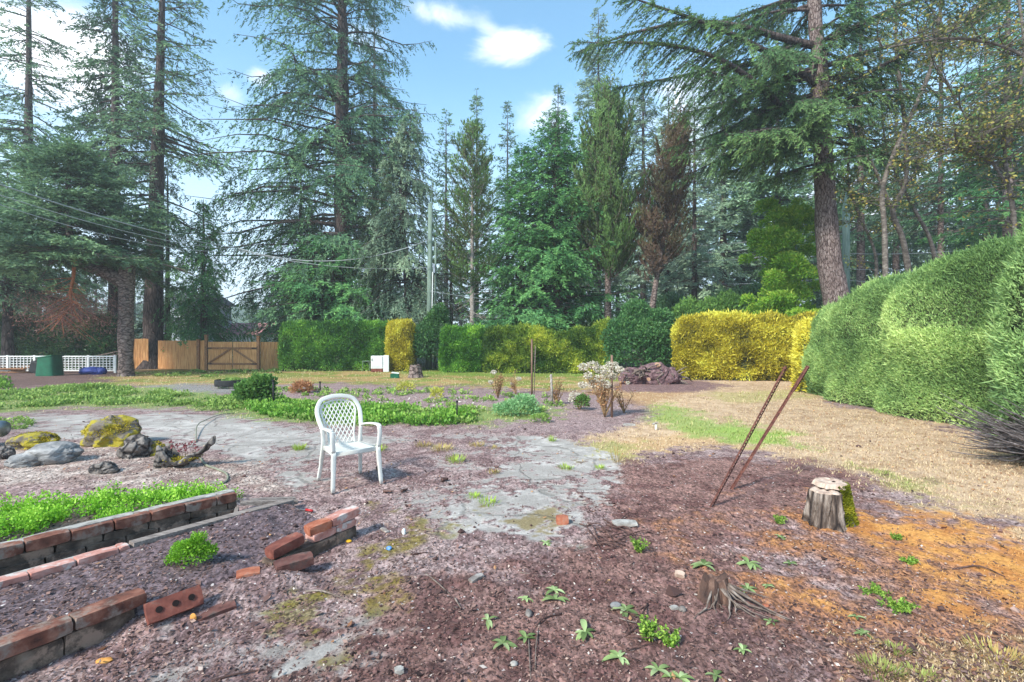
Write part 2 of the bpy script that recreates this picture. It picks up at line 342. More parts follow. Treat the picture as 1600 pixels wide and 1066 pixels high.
    # pebbly litter around the rocks
    w = reg(GP((-400, 690), (30, 688), (300, 705), (420, 730), (460, 770), (300, 762), (100, 760), (-400, 800)), .2, .5); mixc(w, (186, 168, 158), (148, 124, 116), sst(nm+.3*nf, .45, .8)); chips = np.maximum(chips, w)
    # dark mulch, centre
    w = reg(GP((960, 742), (1060, 716), (1240, 722), (1400, 745), (1420, 800), (1330, 850), (1260, 880), (1260, 940), (1330, 1010), (1340, 1300), (430, 1300), (560, 1040), (560, 950), (680, 880), (850, 858), (930, 830), (930, 770)), .3, .9)
    mixc(w, (110, 78, 74), (144, 110, 102), sst(nm+.3*nf, .4, .8)); 
    w = reg(GP((1180, 905), (1300, 960), (1330, 1200), (1000, 1200), (1060, 980)), .2, .5); mixc(w*.55, (96, 74, 74))
    # orange moss and needles
    w = reg(GP((1150, 830), (1200, 790), (1270, 800), (1350, 775), (1430, 800), (1900, 860), (1900, 1300), (1330, 1300), (1300, 1010), (1220, 920)), .3, .9); mixc(w*.8, (180, 126, 88), (150, 102, 76), nm)
    wo = reg(GP((1290, 835), (1360, 800), (1440, 792), (1640, 826), (1900, 880), (1900, 1040), (1600, 1000), (1480, 975), (1360, 920), (1300, 850)), .35, 1.0)
    mixc(wo*.95, (222, 160, 88), (196, 130, 70), sst(nm+.4*nf, .45, .85)); chips *= 1-wo*.7; dry *= 1-wo*.9
    w = reg(GP((1235, 808), (1350, 822), (1360, 842), (1270, 836)), .12, .3); mixc(w*.8, (178, 120, 66))
    w = reg(GP((1360, 1030), (1480, 1010), (1600, 960), (1900, 980), (1900, 1300), (1360, 1300)), .12, .5); mixc(w*.7, (160, 140, 100)); dry = np.maximum(dry, w*.7)
    w = reg(GP((1540, 830), (1660, 815), (1800, 850), (1760, 890), (1590, 860)), .15, .4); mixc(w*.8, (202, 178, 146)); dry = np.maximum(dry, w)
    # paving
    cov = fbm(Q, 1.3, 77)+.9*(nm-.5)+.7*(nf-.5)
    wp = reg(GP((48, 646), (250, 638), (330, 644), (420, 660), (500, 668), (620, 676), (760, 676), (870, 682), (950, 706), (960, 735), (960, 790), (900, 850), (700, 845), (620, 800), (540, 776), (470, 772), (430, 745), (330, 700), (170, 690), (30, 688), (-60, 680)), .06, .18)
    bare = np.maximum(reg(GP((60, 646), (330, 646), (480, 670), (620, 682), (620, 690), (480, 720), (520, 760), (400, 760), (440, 720), (330, 704), (180, 690), (30, 690)), .3, .5),
           np.maximum(reg(GP((640, 790), (740, 764), (880, 770), (930, 800), (860, 856), (700, 838)), .25, .6), reg(GP((800, 678), (880, 684), (960, 735), (950, 775), (850, 742)), .2, .7)))
    bare = np.maximum(bare, reg(GP((480, 760), (520, 775), (500, 795), (430, 785)), .1, .3))
    wc = wp*sst(bare*.5+cov+.35*(w3+w2*.5), .64, .95)
    wc2 = reg(GP((300, 1000), (420, 960), (560, 965), (600, 990), (560, 1030), (430, 1060), (350, 1300), (100, 1300)), .07, .35)*sst(cov+.28, .5, .95)
    wc3 = sst(poly_sd(X, Y, GP((418, 1062), (450, 1030), (520, 998), (548, 990), (520, 1018), (470, 1048)))+.02*w3, -.008, .008)
    conc = np.maximum(np.maximum(wc, wc2*.8), wc3)
    mixc(conc, (200, 192, 186), (164, 156, 150), sst(nm+.4*nf, .4, .85)); chips *= 1-conc*.9; dry *= 1-conc; grass *= 1-conc
    # moss
    mr_ = reg(GP((575, 790), (650, 785), (700, 815), (690, 850), (640, 860), (620, 885), (560, 915), (515, 905), (560, 860), (585, 830)), .3, .9); w = mr_*sst(.28*mr_+nm*.3+nf*.3, .34, .50); mixc(w*.85*(1-wc3), (140, 122, 40), (112, 100, 34), nf); chips *= 1-w*.5
    w = sst(.3*reg(GP((830, 795), (870, 790), (870, 830), (830, 835), (790, 815)), .2, .5)+nm*.3+nf*.3, .46, .56); mixc(w*.7, (132, 112, 52))
    w = sst(.3*reg(GP((440, 930), (500, 925), (500, 965), (440, 985)), .1, .3)+nm*.3+nf*.3, .47, .57); mixc(w*.6, (128, 118, 60))
    # bed soils
    b2 = poly_sd(X, Y, [tuple(W2a), tuple(W2b), (-1.75, 4.1), tuple(W4b), tuple(W4a), (-1.8, 2.75), tuple(W3b), tuple(W3a)])
    w = sst(b2+.1*w2, -.03, .05); mixc(w, (98, 82, 86), (124, 106, 108), nf); chips = np.maximum(chips, w); conc *= 1-w; soil = w
    b1 = poly_sd(X, Y, [tuple(W1a), tuple(W1b), (-2.6, 4.5), (-3.6, 4.25), (-5.2, 3.3), (-5.2, 2.0)]); w = sst(b1, -.03, .05); mixc(w, (96, 84, 76)); soil = np.maximum(soil, w); conc *= 1-w
    tr = poly_sd(X, Y, [tuple(W1a), tuple(W1b), tuple(W2b), tuple(W2a)]); w = sst(tr, -.02, .02); mixc(w*.8, (86, 78, 78)); conc *= 1-w
    col *= (.9+.26*(n8[:, None]-.5)+.0)
    near = sst(-Y, -12, -3)
    Z = soil_z(X, Y)+(w3*.018+w2*.02)*chips*near+(w2*.03)*(1-near)*0+.02*w1*sst(Y, 3, 10)*(1-conc)-conc*.004
    Z += .02*soil*w2
    Z = np.where((Y > 26), Z-.0, Z)
    V = np.c_[X, Y, Z]; nx, ny = sh[1], sh[0]
    i = (np.arange(ny-1)[:, None]*nx+np.arange(nx-1)[None]).ravel(); Fc = np.stack([i, i+1, i+nx+1, i+nx], 1)
    m, nt, L = newmat('ground')
    at = N(nt, 'ShaderNodeAttribute', attribute_name='col'); ach = N(nt, 'ShaderNodeAttribute', attribute_name='chips'); aco = N(nt, 'ShaderNodeAttribute', attribute_name='conc'); ads = N(nt, 'ShaderNodeAttribute', attribute_name='soil')
    tc = N(nt, 'ShaderNodeTexCoord'); ob = tc.outputs['Object']
    # chip mosaic: each voronoi cell its own brightness
    v1 = N(nt, 'ShaderNodeTexVoronoi', i_Scale=75.); v2 = N(nt, 'ShaderNodeTexVoronoi', i_Scale=31.)
    wm = N(nt, 'ShaderNodeTexNoise', i_Scale=40., i_Detail=3); L(ob, wm.inputs['Vector'])
    wa_ = N(nt, 'ShaderNodeVectorMath', operation='SCALE'); wa_.inputs['Scale'].default_value = .03; L(wm.outputs['Color'], wa_.inputs[0])
    ws = N(nt, 'ShaderNodeVectorMath', operation='ADD'); L(ob, ws.inputs[0]); L(wa_.outputs[0], ws.inputs[1])
    st = N(nt, 'ShaderNodeMapping'); st.inputs['Rotation'].default_value = (0, 0, .6); st.inputs['Scale'].default_value = (1, .45, 1); L(ws.outputs[0], st.inputs[0])
    L(st.outputs[0], v1.inputs['Vector']); L(ws.outputs[0], v2.inputs['Vector'])
    s1 = N(nt, 'ShaderNodeSeparateColor'); L(v1.outputs['Color'], s1.inputs[0]); s2 = N(nt, 'ShaderNodeSeparateColor'); L(v2.outputs['Color'], s2.inputs[0])
    fn = N(nt, 'ShaderNodeTexNoise', i_Scale=55., i_Detail=6, i_Roughness=.75); L(ob, fn.inputs['Vector'])
    a1 = N(nt, 'ShaderNodeMapRange', n1=0, n2=1, n3=.42, n4=1.6); L(s1.outputs[0], a1.inputs[0])
    a2 = N(nt, 'ShaderNodeMapRange', n1=0, n2=1, n3=.82, n4=1.18); L(s2.outputs[0], a2.inputs[0])
    a3 = N(nt, 'ShaderNodeMapRange', n1=.3, n2=.7, n3=.72, n4=1.28); L(fn.outputs[0], a3.inputs[0])
    mm = N(nt, 'ShaderNodeMath', operation='MULTIPLY'); L(a1.outputs[0], mm.inputs[0]); L(a2.outputs[0], mm.inputs[1])
    dm = N(nt, 'ShaderNodeMix', data_type='FLOAT', n2=1.0); L(ach.outputs['Fac'], dm.inputs[0]); L(mm.outputs[0], dm.inputs[3])
    m3 = N(nt, 'ShaderNodeMath', operation='MULTIPLY'); L(dm.outputs[0], m3.inputs[0]); L(a3.outputs[0], m3.inputs[1])
    cv = N(nt, 'ShaderNodeVectorMath', operation='SCALE'); L(at.outputs['Color'], cv.inputs[0]); L(m3.outputs[0], cv.inputs['Scale'])
    # pale flecks
    v3 = N(nt, 'ShaderNodeTexVoronoi', i_Scale=46.); L(ws.outputs[0], v3.inputs['Vector']); s3 = N(nt, 'ShaderNodeSeparateColor'); L(v3.outputs['Color'], s3.inputs[0])
    g1 = N(nt, 'ShaderNodeMath', operation='GREATER_THAN', n1=.955); L(s3.outputs[1], g1.inputs[0])
    g2 = N(nt, 'ShaderNodeMath', operation='LESS_THAN', n1=.32); L(v3.outputs['Distance'], g2.inputs[0])
    gg = N(nt, 'ShaderNodeMath', operation='MULTIPLY'); L(g1.outputs[0], gg.inputs[0]); L(g2.outputs[0], gg.inputs[1])
    gc = N(nt, 'ShaderNodeMath', operation='MULTIPLY'); L(gg.outputs[0], gc.inputs[0]); L(ach.outputs['Fac'], gc.inputs[1])
    mf = N(nt, 'ShaderNodeMix', data_type='RGBA'); L(gc.outputs[0], mf.inputs[0]); L(cv.outputs[0], mf.inputs[6]); mf.inputs[7].default_value = lc(206, 194, 190)
    # paving joints and cracks
    wn = N(nt, 'ShaderNodeTexNoise', i_Scale=2.5, i_Detail=4); L(ob, wn.inputs['Vector'])
    wv = N(nt, 'ShaderNodeVectorMath', operation='SCALE'); wv.inputs['Scale'].default_value = .35; L(wn.outputs['Color'], wv.inputs[0])
    wb_ = N(nt, 'ShaderNodeVectorMath', operation='ADD'); L(ob, wb_.inputs[0]); L(wv.outputs[0], wb_.inputs[1])
    vc = N(nt, 'ShaderNodeTexVoronoi', feature='DISTANCE_TO_EDGE', i_Scale=.95); L(wb_.outputs[0], vc.inputs['Vector'])
    ck = N(nt, 'ShaderNodeMapRange', interpolation_type='SMOOTHSTEP', n1=.002, n2=.028, n3=1, n4=0); L(vc.outputs[0], ck.inputs[0])
    ckc = N(nt, 'ShaderNodeMath', operation='MULTIPLY'); L(ck.outputs[0], ckc.inputs[0]); L(aco.outputs['Fac'], ckc.inputs[1])
    ck2 = N(nt, 'ShaderNodeMath', operation='MULTIPLY', n1=.5); L(ckc.outputs[0], ck2.inputs[0])
    mk = N(nt, 'ShaderNodeMix', data_type='RGBA'); L(ck2.outputs[0], mk.inputs[0]); L(mf.outputs[2], mk.inputs[6]); mk.inputs[7].default_value = lc(92, 88, 82)
    b = N(nt, 'ShaderNodeBsdfPrincipled', i_Roughness=.9); b.inputs['Specular IOR Level'].default_value = .2; L(mk.outputs[2], b.inputs[0])
    hb = N(nt, 'ShaderNodeMath', operation='MULTIPLY'); L(mm.outputs[0], hb.inputs[0]); L(ach.outputs['Fac'], hb.inputs[1])
    h2 = N(nt, 'ShaderNodeMath', operation='ADD'); L(hb.outputs[0], h2.inputs[0]); L(fn.outputs[0], h2.inputs[1])
    h3 = N(nt, 'ShaderNodeMath', operation='SUBTRACT'); L(h2.outputs[0], h3.inputs[0]); L(ckc.outputs[0], h3.inputs[1])
    bu = N(nt, 'ShaderNodeBump', i_Strength=.6, i_Distance=.009); L(h3.outputs[0], bu.inputs['Height']); L(bu.outputs[0], b.inputs['Normal'])
    o = N(nt, 'ShaderNodeOutputMaterial'); L(b.outputs[0], o.inputs[0])
    A = dict(col=col, chips=chips, conc=conc, soil=soil)
    # split the sheet by what covers it, so each surface is an object
    fcx = X[Fc].mean(1); fcy = Y[Fc].mean(1); fconc = wp[Fc].mean(1); fdry = np.maximum(dry, grass)[Fc].mean(1)
    lawnm = (fdry > .5) & (fcy < 30) & (fcy > 1); pav = ((fconc > .5) | (wc2[Fc].mean(1) > .5)) & (soil[Fc].mean(1) < .5) & ~lawnm
    for nme, sel in (('lawn', lawnm), ('patio', pav), ('ground', ~(lawnm | pav))):
        f = Fc[sel]; u, inv = np.unique(f, return_inverse=True)
        ob_ = npmesh(nme, V[u], inv.reshape(-1, 4), m, smooth=True, attrs={k: a[u] for k, a in A.items()}); ob_['kind'] = 'structure'
    return dict(X=X, Y=Y, Z=Z, grass=grass, dry=dry, chips=chips, conc=conc, wo=wo, sh=sh, xs=xs, ys=ys, moss=None)
GR = build_ground()
def gsample(key, x, y):
    i = np.clip(np.searchsorted(GR['xs'], x), 0, len(GR['xs'])-1); j = np.clip(np.searchsorted(GR['ys'], y), 0, len(GR['ys'])-1)
    return GR[key].reshape(GR['sh'])[j, i]

def frustum_pts(n, y0, y1, power=1., marg=1.12):
    """ground points, denser near the camera, inside a wide wedge"""
    py = rng.uniform(1/y1**power, 1/y0**power, n)**(-1/power); x = rng.uniform(-marg, marg, n)*py*1.06; return x, py
def build_litter():
    # bark chips and needles
    x, y = frustum_pts(170000, 1.7, 14); w = gsample('chips', x, y); k = rng.random(len(x)) < w*(.35+.65*vn(np.c_[x, y], 3, 5)); x, y = x[k], y[k]; n = len(x)
    z = gsample('Z', x, y)+rng.uniform(.0, .007, n); a = rng.uniform(0, 2*np.pi, n); t = rng.normal(0, .28, n)
    D = np.c_[np.cos(a), np.sin(a), t]; S = np.c_[-np.sin(a), np.cos(a), rng.normal(0, .35, n)]
    ln = rng.lognormal(-4.5, .45, n)*(1+y*.09); V, Fc = leaves(np.c_[x, y, z], D, S, ln, ln*rng.uniform(.12, .34, n))
    tag(npmesh('bark_mulch', V, Fc, M['chip'], tint=rep4(np.clip(rng.normal(.45, .24, n), 0, 1))), 'purple brown bark chips and needles strewn over the ground', 'mulch', kind='stuff')
    # dry and green grass
    x, y = frustum_pts(300000, 2.0, 24, .8); d = gsample('dry', x, y); g = gsample('grass', x, y)
    k = rng.random(len(x)) < np.maximum(d*.85, g)*(.3+.8*vn(np.c_[x, y], 2.2, 8)); x, y, d, g = x[k], y[k], d[k], g[k]; n = len(x)
    z = gsample('Z', x, y)-.004; a = rng.uniform(0, 2*np.pi, n); h = rng.uniform(.012, .034, n)*(1+.6*g)*(1+y*.03)*(.4+.6*np.clip(y/6, 0, 1)); ln = h*1.3
    lean = rng.uniform(.2, 1.6, n); D = np.c_[np.cos(a)*lean, np.sin(a)*lean, np.ones(n)]; S = np.c_[-np.sin(a), np.cos(a), np.zeros(n)]
    V, Fc = leaves(np.c_[x, y, z], D, S, ln, .001+.0007*y)
    tint = np.clip(.18+.75*g*(g > .3)+rng.normal(0, .14, n), 0, 1)
    tag(npmesh('grass', V, Fc, M['blade'], tint=rep4(tint)), 'short straw coloured and green grass of the dry lawn', 'grass', kind='stuff')
    # orange moss tufts
    x, y = frustum_pts(60000, 1.8, 6); w = gsample('wo', x, y); k = rng.random(len(x)) < w*(.2+.7*vn(np.c_[x, y], 5, 3)); x, y = x[k], y[k]; n = len(x)
    z = gsample('Z', x, y)-.002; a = rng.uniform(0, 2*np.pi, n); lean = rng.uniform(.3, 2, n)
    V, Fc = leaves(np.c_[x, y, z], np.c_[np.cos(a)*lean, np.sin(a)*lean, np.ones(n)], np.c_[-np.sin(a), np.cos(a), np.zeros(n)], rng.uniform(.01, .03, n), .0018)
    tag(npmesh('dry_moss', V, Fc, M['orange'], tint=rep4(rng.random(n))), 'orange dried moss carpeting the right foreground', 'moss', kind='stuff')
build_litter()
def clods():
    x, y = frustum_pts(9000, 1.7, 9); w = gsample('chips', x, y); k = rng.random(len(x)) < w*(.15+.85*(vn(np.c_[x, y], 1.7, 9) > .5)); x, y = x[k], y[k]; n = len(x); z = gsample('Z', x, y)
    r = rng.lognormal(-5.1, .5, n)*(1+y*.06); o = np.array([[1, 0, 0], [0, 1, 0], [-1, 0, 0], [0, -1, 0], [0, 0, .7], [0, 0, -.7]]); V = np.c_[x, y, z+r*.3][:, None]+(o[None]*rng.uniform(.6, 1.3, (n, 6, 3))+rng.normal(0, .15, (n, 6, 3)))*r[:, None, None]
    f = np.array([[0, 1, 4], [1, 2, 4], [2, 3, 4], [3, 0, 4], [1, 0, 5], [2, 1, 5], [3, 2, 5], [0, 3, 5]]); Fc = (f[None]+6*np.arange(n)[:, None, None]).reshape(-1, 3)
    tag(npmesh('soil_clods', V.reshape(-1, 3), Fc, M['chip'], tint=np.repeat(np.clip(rng.normal(.3, .22, n), 0, 1), 6)), 'small clods and grit strewn over the mulch and soil', 'soil', kind='stuff')
clods()

# ------------------------------------------------------------------ vegetation generators
def conifer(root, seed, H, Rad, base=.2, nbr=150, e0=(-.25, .7), droop=.25, tip=.2, sp=.3, slen=.16, swid=.022, dens=1., prof=1., mat='needle_dark', bark='bark_dark',
            tr=.3, lean=(0, 0), hang=.25, irr=.35, lo=.3, dead=0, side=None, top=0., crook=0., upr=0., bl=.42, barkamp=.05):
    g = np.random.default_rng(seed); nbr = int(nbr*1.4); slen *= .98; swid *= .92; Rad *= 1.08; dens *= 1.75
    nz = 28; tz = np.linspace(0, 1, nz); cx = lean[0]*tz**1.2+crook*np.sin(tz*7+seed)*tz; cy = lean[1]*tz**1.2+crook*np.cos(tz*5+seed)*tz
    path = np.c_[cx, cy, tz*H]; rad = tr*((1-tz)**.85*.97+.03)*(1+.55*np.exp(-tz*H/.45))
    V, Fc = tubes([(path, rad)], 12); C = np.repeat(path[:, :2], 12, 0); V = barkify(V, C, barkamp*tr/.3, 2, seed)
    Vs, Fs = [V], [Fc]; off = len(V)
    t = np.sort(g.random(nbr)**.9); zt = base+t*(1-base-top)
    az = g.uniform(0, 2*np.pi, nbr)
    L = Rad*np.clip((1-t)**prof*(1-lo*np.exp(-t*7))+.03, .03, 1)*g.uniform(1-irr, 1+irr*.45, nbr)
    if side is not None: L *= 1+side[0]*np.cos(az-side[1])
    e = e0[0]+(e0[1]-e0[0])*t**1.3+g.normal(0, .09, nbr)
    o = np.c_[np.interp(zt, tz, cx), np.interp(zt, tz, cy), zt*H]
    def bpt(i, s):      # point on branch i at s
        r = L[i]*s*np.cos(np.clip(e[i], -.6, 1.2)); z = L[i]*(np.tan(np.clip(e[i], -.7, 1.15))*s*.75-droop*s**1.8+tip*s**3.2)
        wob = .05*L[i]*np.sin(s*7+i)
        a = az[i]+wob*.5; return np.stack([o[i, 0]+r*np.cos(a), o[i, 1]+r*np.sin(a), o[i, 2]+z], -1)
    ss = np.linspace(0, 1, 7); br = []
    for i in range(nbr):
        p = bpt(np.full(7, i), ss); br.append((p, np.maximum(.03*L[i]**.8*(1-ss)**1.0*.35+.006, .006)*min(1.6, tr/.22)))
    V, Fc = tubes(br, 4); Vs.append(V); Fs.append(Fc+off); off += len(V)
    # dead bare twigs low on the trunk
    if dead:
        tw = []
        for k in range(dead):
            z0 = g.uniform(base*.25, base+.1)*H; a = g.uniform(0, 2*np.pi); l = Rad*g.uniform(.2, .6); q = np.linspace(0, 1, 5)
            c0 = np.array([np.interp(z0/H, tz, cx), np.interp(z0/H, tz, cy), z0])
            tw.append((c0+np.c_[np.cos(a+q*.4)*l*q, np.sin(a+q*.4)*l*q, (-.3*q+.1*q*q*g.normal(1, 2))*l], .02*(1-q)+.006))
            for h in range(4):
                q0 = g.uniform(.3, .9); s0 = tw[-1-h][0][int(q0*4)]; a2 = a+g.choice([-1, 1])*g.uniform(.5, 1)
                tw.append((s0+np.outer(q, [np.cos(a2)*l*.3, np.sin(a2)*l*.3, -.15*l]), .008*(1-q)+.004))
        V, Fc = tubes(tw, 4); Vs.append(V); Fs.append(Fc+off); off += len(V)
    V, Fc = weld(Vs, Fs); npmesh('trunk', V, Fc, M[bark], root, smooth=True)
    # branchlets
    nb = np.maximum((L/sp*2).astype(int), 3); bi = np.repeat(np.arange(nbr), nb); m = len(bi)
    s = .12+.88*g.random(m)**.8; p0 = bpt(bi, s); T = unit(bpt(bi, np.minimum(s+.03, 1.03))-bpt(bi, s-.03))
    sd_ = g.choice([-1., 1.], m); sdv = np.c_[-np.sin(az[bi]), np.cos(az[bi]), np.zeros(m)]*sd_[:, None]
    ang = g.uniform(.5, 1.15, m)[:, None]; D = unit(T*np.cos(ang)+sdv*np.sin(ang)+np.array([0, 0, 1.])*(g.normal(0, .12, m)-hang*(1-upr)+upr*1.6)[:, None])
    bL = (L[bi]*(1-s)*bl*1.15+.2+.25*g.random(m)*min(1, Rad/2))*g.uniform(.6, 1.25, m)
    ns = np.maximum((bL/slen*2.6*dens).astype(int), 2); k = np.repeat(np.arange(m), ns); n = len(k)
    q = g.random(n); sag = -hang*.6*q*q
    Pt = p0[k]+D[k]*(bL[k]*q)[:, None]; Pt[:, 2] += sag*bL[k]; Pt += g.normal(0, .02, (n, 3))
    nrm = unit(np.cross(D[k], sdv[k])+1e-6); sv = unit(np.cross(nrm, D[k]))*g.choice([-1., 1.], n)[:, None]
    LD = unit(D[k]*.8+sv*g.uniform(.2, 1.0, n)[:, None]+np.array([0, 0, 1.])*(g.normal(-.1*(hang > .1), .3, n)+upr*1.3)[:, None])
    S = unit(np.cross(LD, nrm+g.normal(0, .6, (n, 3))))
    Ln = slen*g.uniform(.55, 1.25, n); V, Fc = leaves(Pt, LD, S, Ln, swid*g.uniform(.6, 1.3, n), .3)
    clump = g.random(nbr)[bi][k]*.35; tint = np.clip(.1+clump+.35*g.random(n)+.35*(s[k]*.5+q*.5)-.1, 0, 1)
    npmesh('crown', V, Fc, M[mat], root, tint=rep4(tint))
    return root

def leafy(root, seed, blobs, n, ls, mat, lw=.45, core=True, coremat='twig_dark', outward=.7, up=.3, name='foliage', inner=.75, stemmat=None, shell=.25):
    """rounded bush made of leaf faces over bumpy blobs [(c, (rx,ry,rz))]"""
    g = np.random.default_rng(seed); A = np.array([b[1][0]*b[1][2]+b[1][1]*b[1][2]+b[1][0]*b[1][1] for b in blobs]); A = A/A.sum()
    Vs, Ts = [], []
    for (c, r), a in zip(blobs, A):
        m = int(n*a); d = unit(g.normal(0, 1, (m, 3))); d[:, 2] = np.where(d[:, 2] < -.5, -d[:, 2], d[:, 2])
        bump = 1+.30*(fbm(d*2.2+np.array(c)*1.7, 1, seed, 3)-.5)*2+.12*(vn(d*7, 1, seed)-.5)*2
        rr = bump*(1-shell*g.random(m)**1.6); Pt = np.array(c)+d*np.array(r)*rr[:, None]; Pt[:, 2] = np.maximum(Pt[:, 2], .01)
        D = unit(d*outward+g.normal(0, .55, (m, 3))+np.array([0, 0, up])); S = g.normal(0, 1, (m, 3))
        Lz = ls*g.uniform(.6, 1.3, m); V, _ = leaves(Pt, D, S, Lz, Lz*lw*.5, .25); Vs.append(V)
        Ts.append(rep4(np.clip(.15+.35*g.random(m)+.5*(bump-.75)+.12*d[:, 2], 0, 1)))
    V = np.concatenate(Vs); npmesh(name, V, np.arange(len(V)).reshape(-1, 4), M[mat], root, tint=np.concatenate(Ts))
    return root

def hedge(root, seed, pts, width, height, n, ls, mat, lw=.4, lumps=.12, lscale=1.6, pe=.45, endr=.5, hfun=None, facing=None, inset=.1, base_z=.0, wfun=None, up=.3, rnd=.5, name='foliage', core=None, tvar=1., bald=None, dirv=None, lobes=None):
    """clipped hedge along a path: leaf faces over a lumpy superellipse body, with an inner leafy core"""
    g = np.random.default_rng(seed); pts = np.array(pts, float); sgl = np.linalg.norm(np.diff(pts, axis=0), axis=1); cum = np.r_[0, np.cumsum(sgl)]; LT = cum[-1]
    def body(u, v, inf=0.):
        s = u*LT; x = np.interp(s, cum, pts[:, 0]); y = np.interp(s, cum, pts[:, 1])
        s2 = np.clip(s+.05, 0, LT); s1 = np.clip(s-.05, 0, LT)
        tx = np.interp(s2, cum, pts[:, 0])-np.interp(s1, cum, pts[:, 0]); ty = np.interp(s2, cum, pts[:, 1])-np.interp(s1, cum, pts[:, 1]); l = np.hypot(tx, ty); tx /= l; ty /= l
        nx, ny = ty, -tx
        e = np.minimum(s, LT-s)/endr; ef = np.where(e < 1, np.sqrt(np.clip(1-(1-e)**2.0, 0.0, 1)), 1.); 
        c = np.cos(v); sn = np.sin(v); X = np.sign(c)*np.abs(c)**pe; Z = np.abs(sn)**pe
        hw = (width/2-inset*inf)*(wfun(u) if wfun else 1.)*(.15+.85*ef); hh = (height-inset*inf)*(hfun(u) if hfun else 1.)*(.62+.38*ef)
        Pp = np.stack([x+nx*hw*X, y+ny*hw*X, base_z+hh*Z], -1); return Pp, np.stack([nx*X, ny*X, Z*.9], -1)
    u = g.random(n); v = np.where(g.random(n) < .78, g.uniform(0, np.pi*.55, n), g.uniform(np.pi*.5, np.pi, n))
    v = np.where(g.random(n) < .35, np.abs(v-0.0)**1.0*0+g.uniform(0, .5, n)**1.5*.8, v)
    Pp, nr = body(u, v); nr = unit(nr+1e-6); b = fbm(Pp, lscale, seed, 4)-.5; lb = lobes(Pp) if lobes else np.zeros(n)
    Pt = Pp+nr*(b*lumps*2+lb)[:, None]-nr*(inset*.8*g.random(n)**1.5)[:, None]; Pt[:, 2] = np.maximum(Pt[:, 2], .01)
    if bald is not None: k = g.random(n) < bald(Pt); Pt, nr, b, lb, n = Pt[k], nr[k], b[k], lb[k], k.sum()
    D = unit(nr*.6+g.normal(0, rnd, (n, 3))+np.array([0, 0, up])+(np.array(dirv) if dirv else 0)); S = g.normal(0, 1, (n, 3)); Lz = ls*g.uniform(.6, 1.3, n); sh = g.random(n) < .035; Lz = np.where(sh, Lz*g.uniform(1.3, 3.0 if ls < .08 else 1.7, n), Lz); Pt = Pt+nr*(sh*ls*.6)[:, None]
    V, Fc = leaves(Pt, D, S, Lz, np.minimum(Lz, ls)*lw*.5, .25)
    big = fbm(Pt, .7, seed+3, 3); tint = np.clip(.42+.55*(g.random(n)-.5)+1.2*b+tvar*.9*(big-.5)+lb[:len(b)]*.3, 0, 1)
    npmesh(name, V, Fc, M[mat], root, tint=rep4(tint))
    nu, nv = max(12, int(LT/.18)), 22; U, Vv = np.meshgrid(np.linspace(0.004, .996, nu), np.linspace(0, np.pi, nv), indexing='ij')
    Q, nr = body(U.ravel(), Vv.ravel(), 1.6); nr = unit(nr+1e-6); Q = Q+nr*((fbm(Q, lscale, seed, 4)-.5)*lumps*2+(lobes(Q) if lobes else 0))[:, None]; Q[:, 2] = np.maximum(Q[:, 2], 0)
    i = (np.arange(nu-1)[:, None]*nv+np.arange(nv-1)[None]).ravel(); fc = np.stack([i, i+1, i+nv+1, i+nv], 1)
    npmesh('branches', Q, fc, M[core or 'twig_mass'], root, smooth=True, tint=np.full(len(Q), .1))
    return root
M['twig_mass'] = surf('twig_mass', [(40, 46, 30), (66, 76, 48), (96, 100, 68)], 22, bump=1, dist=.04)

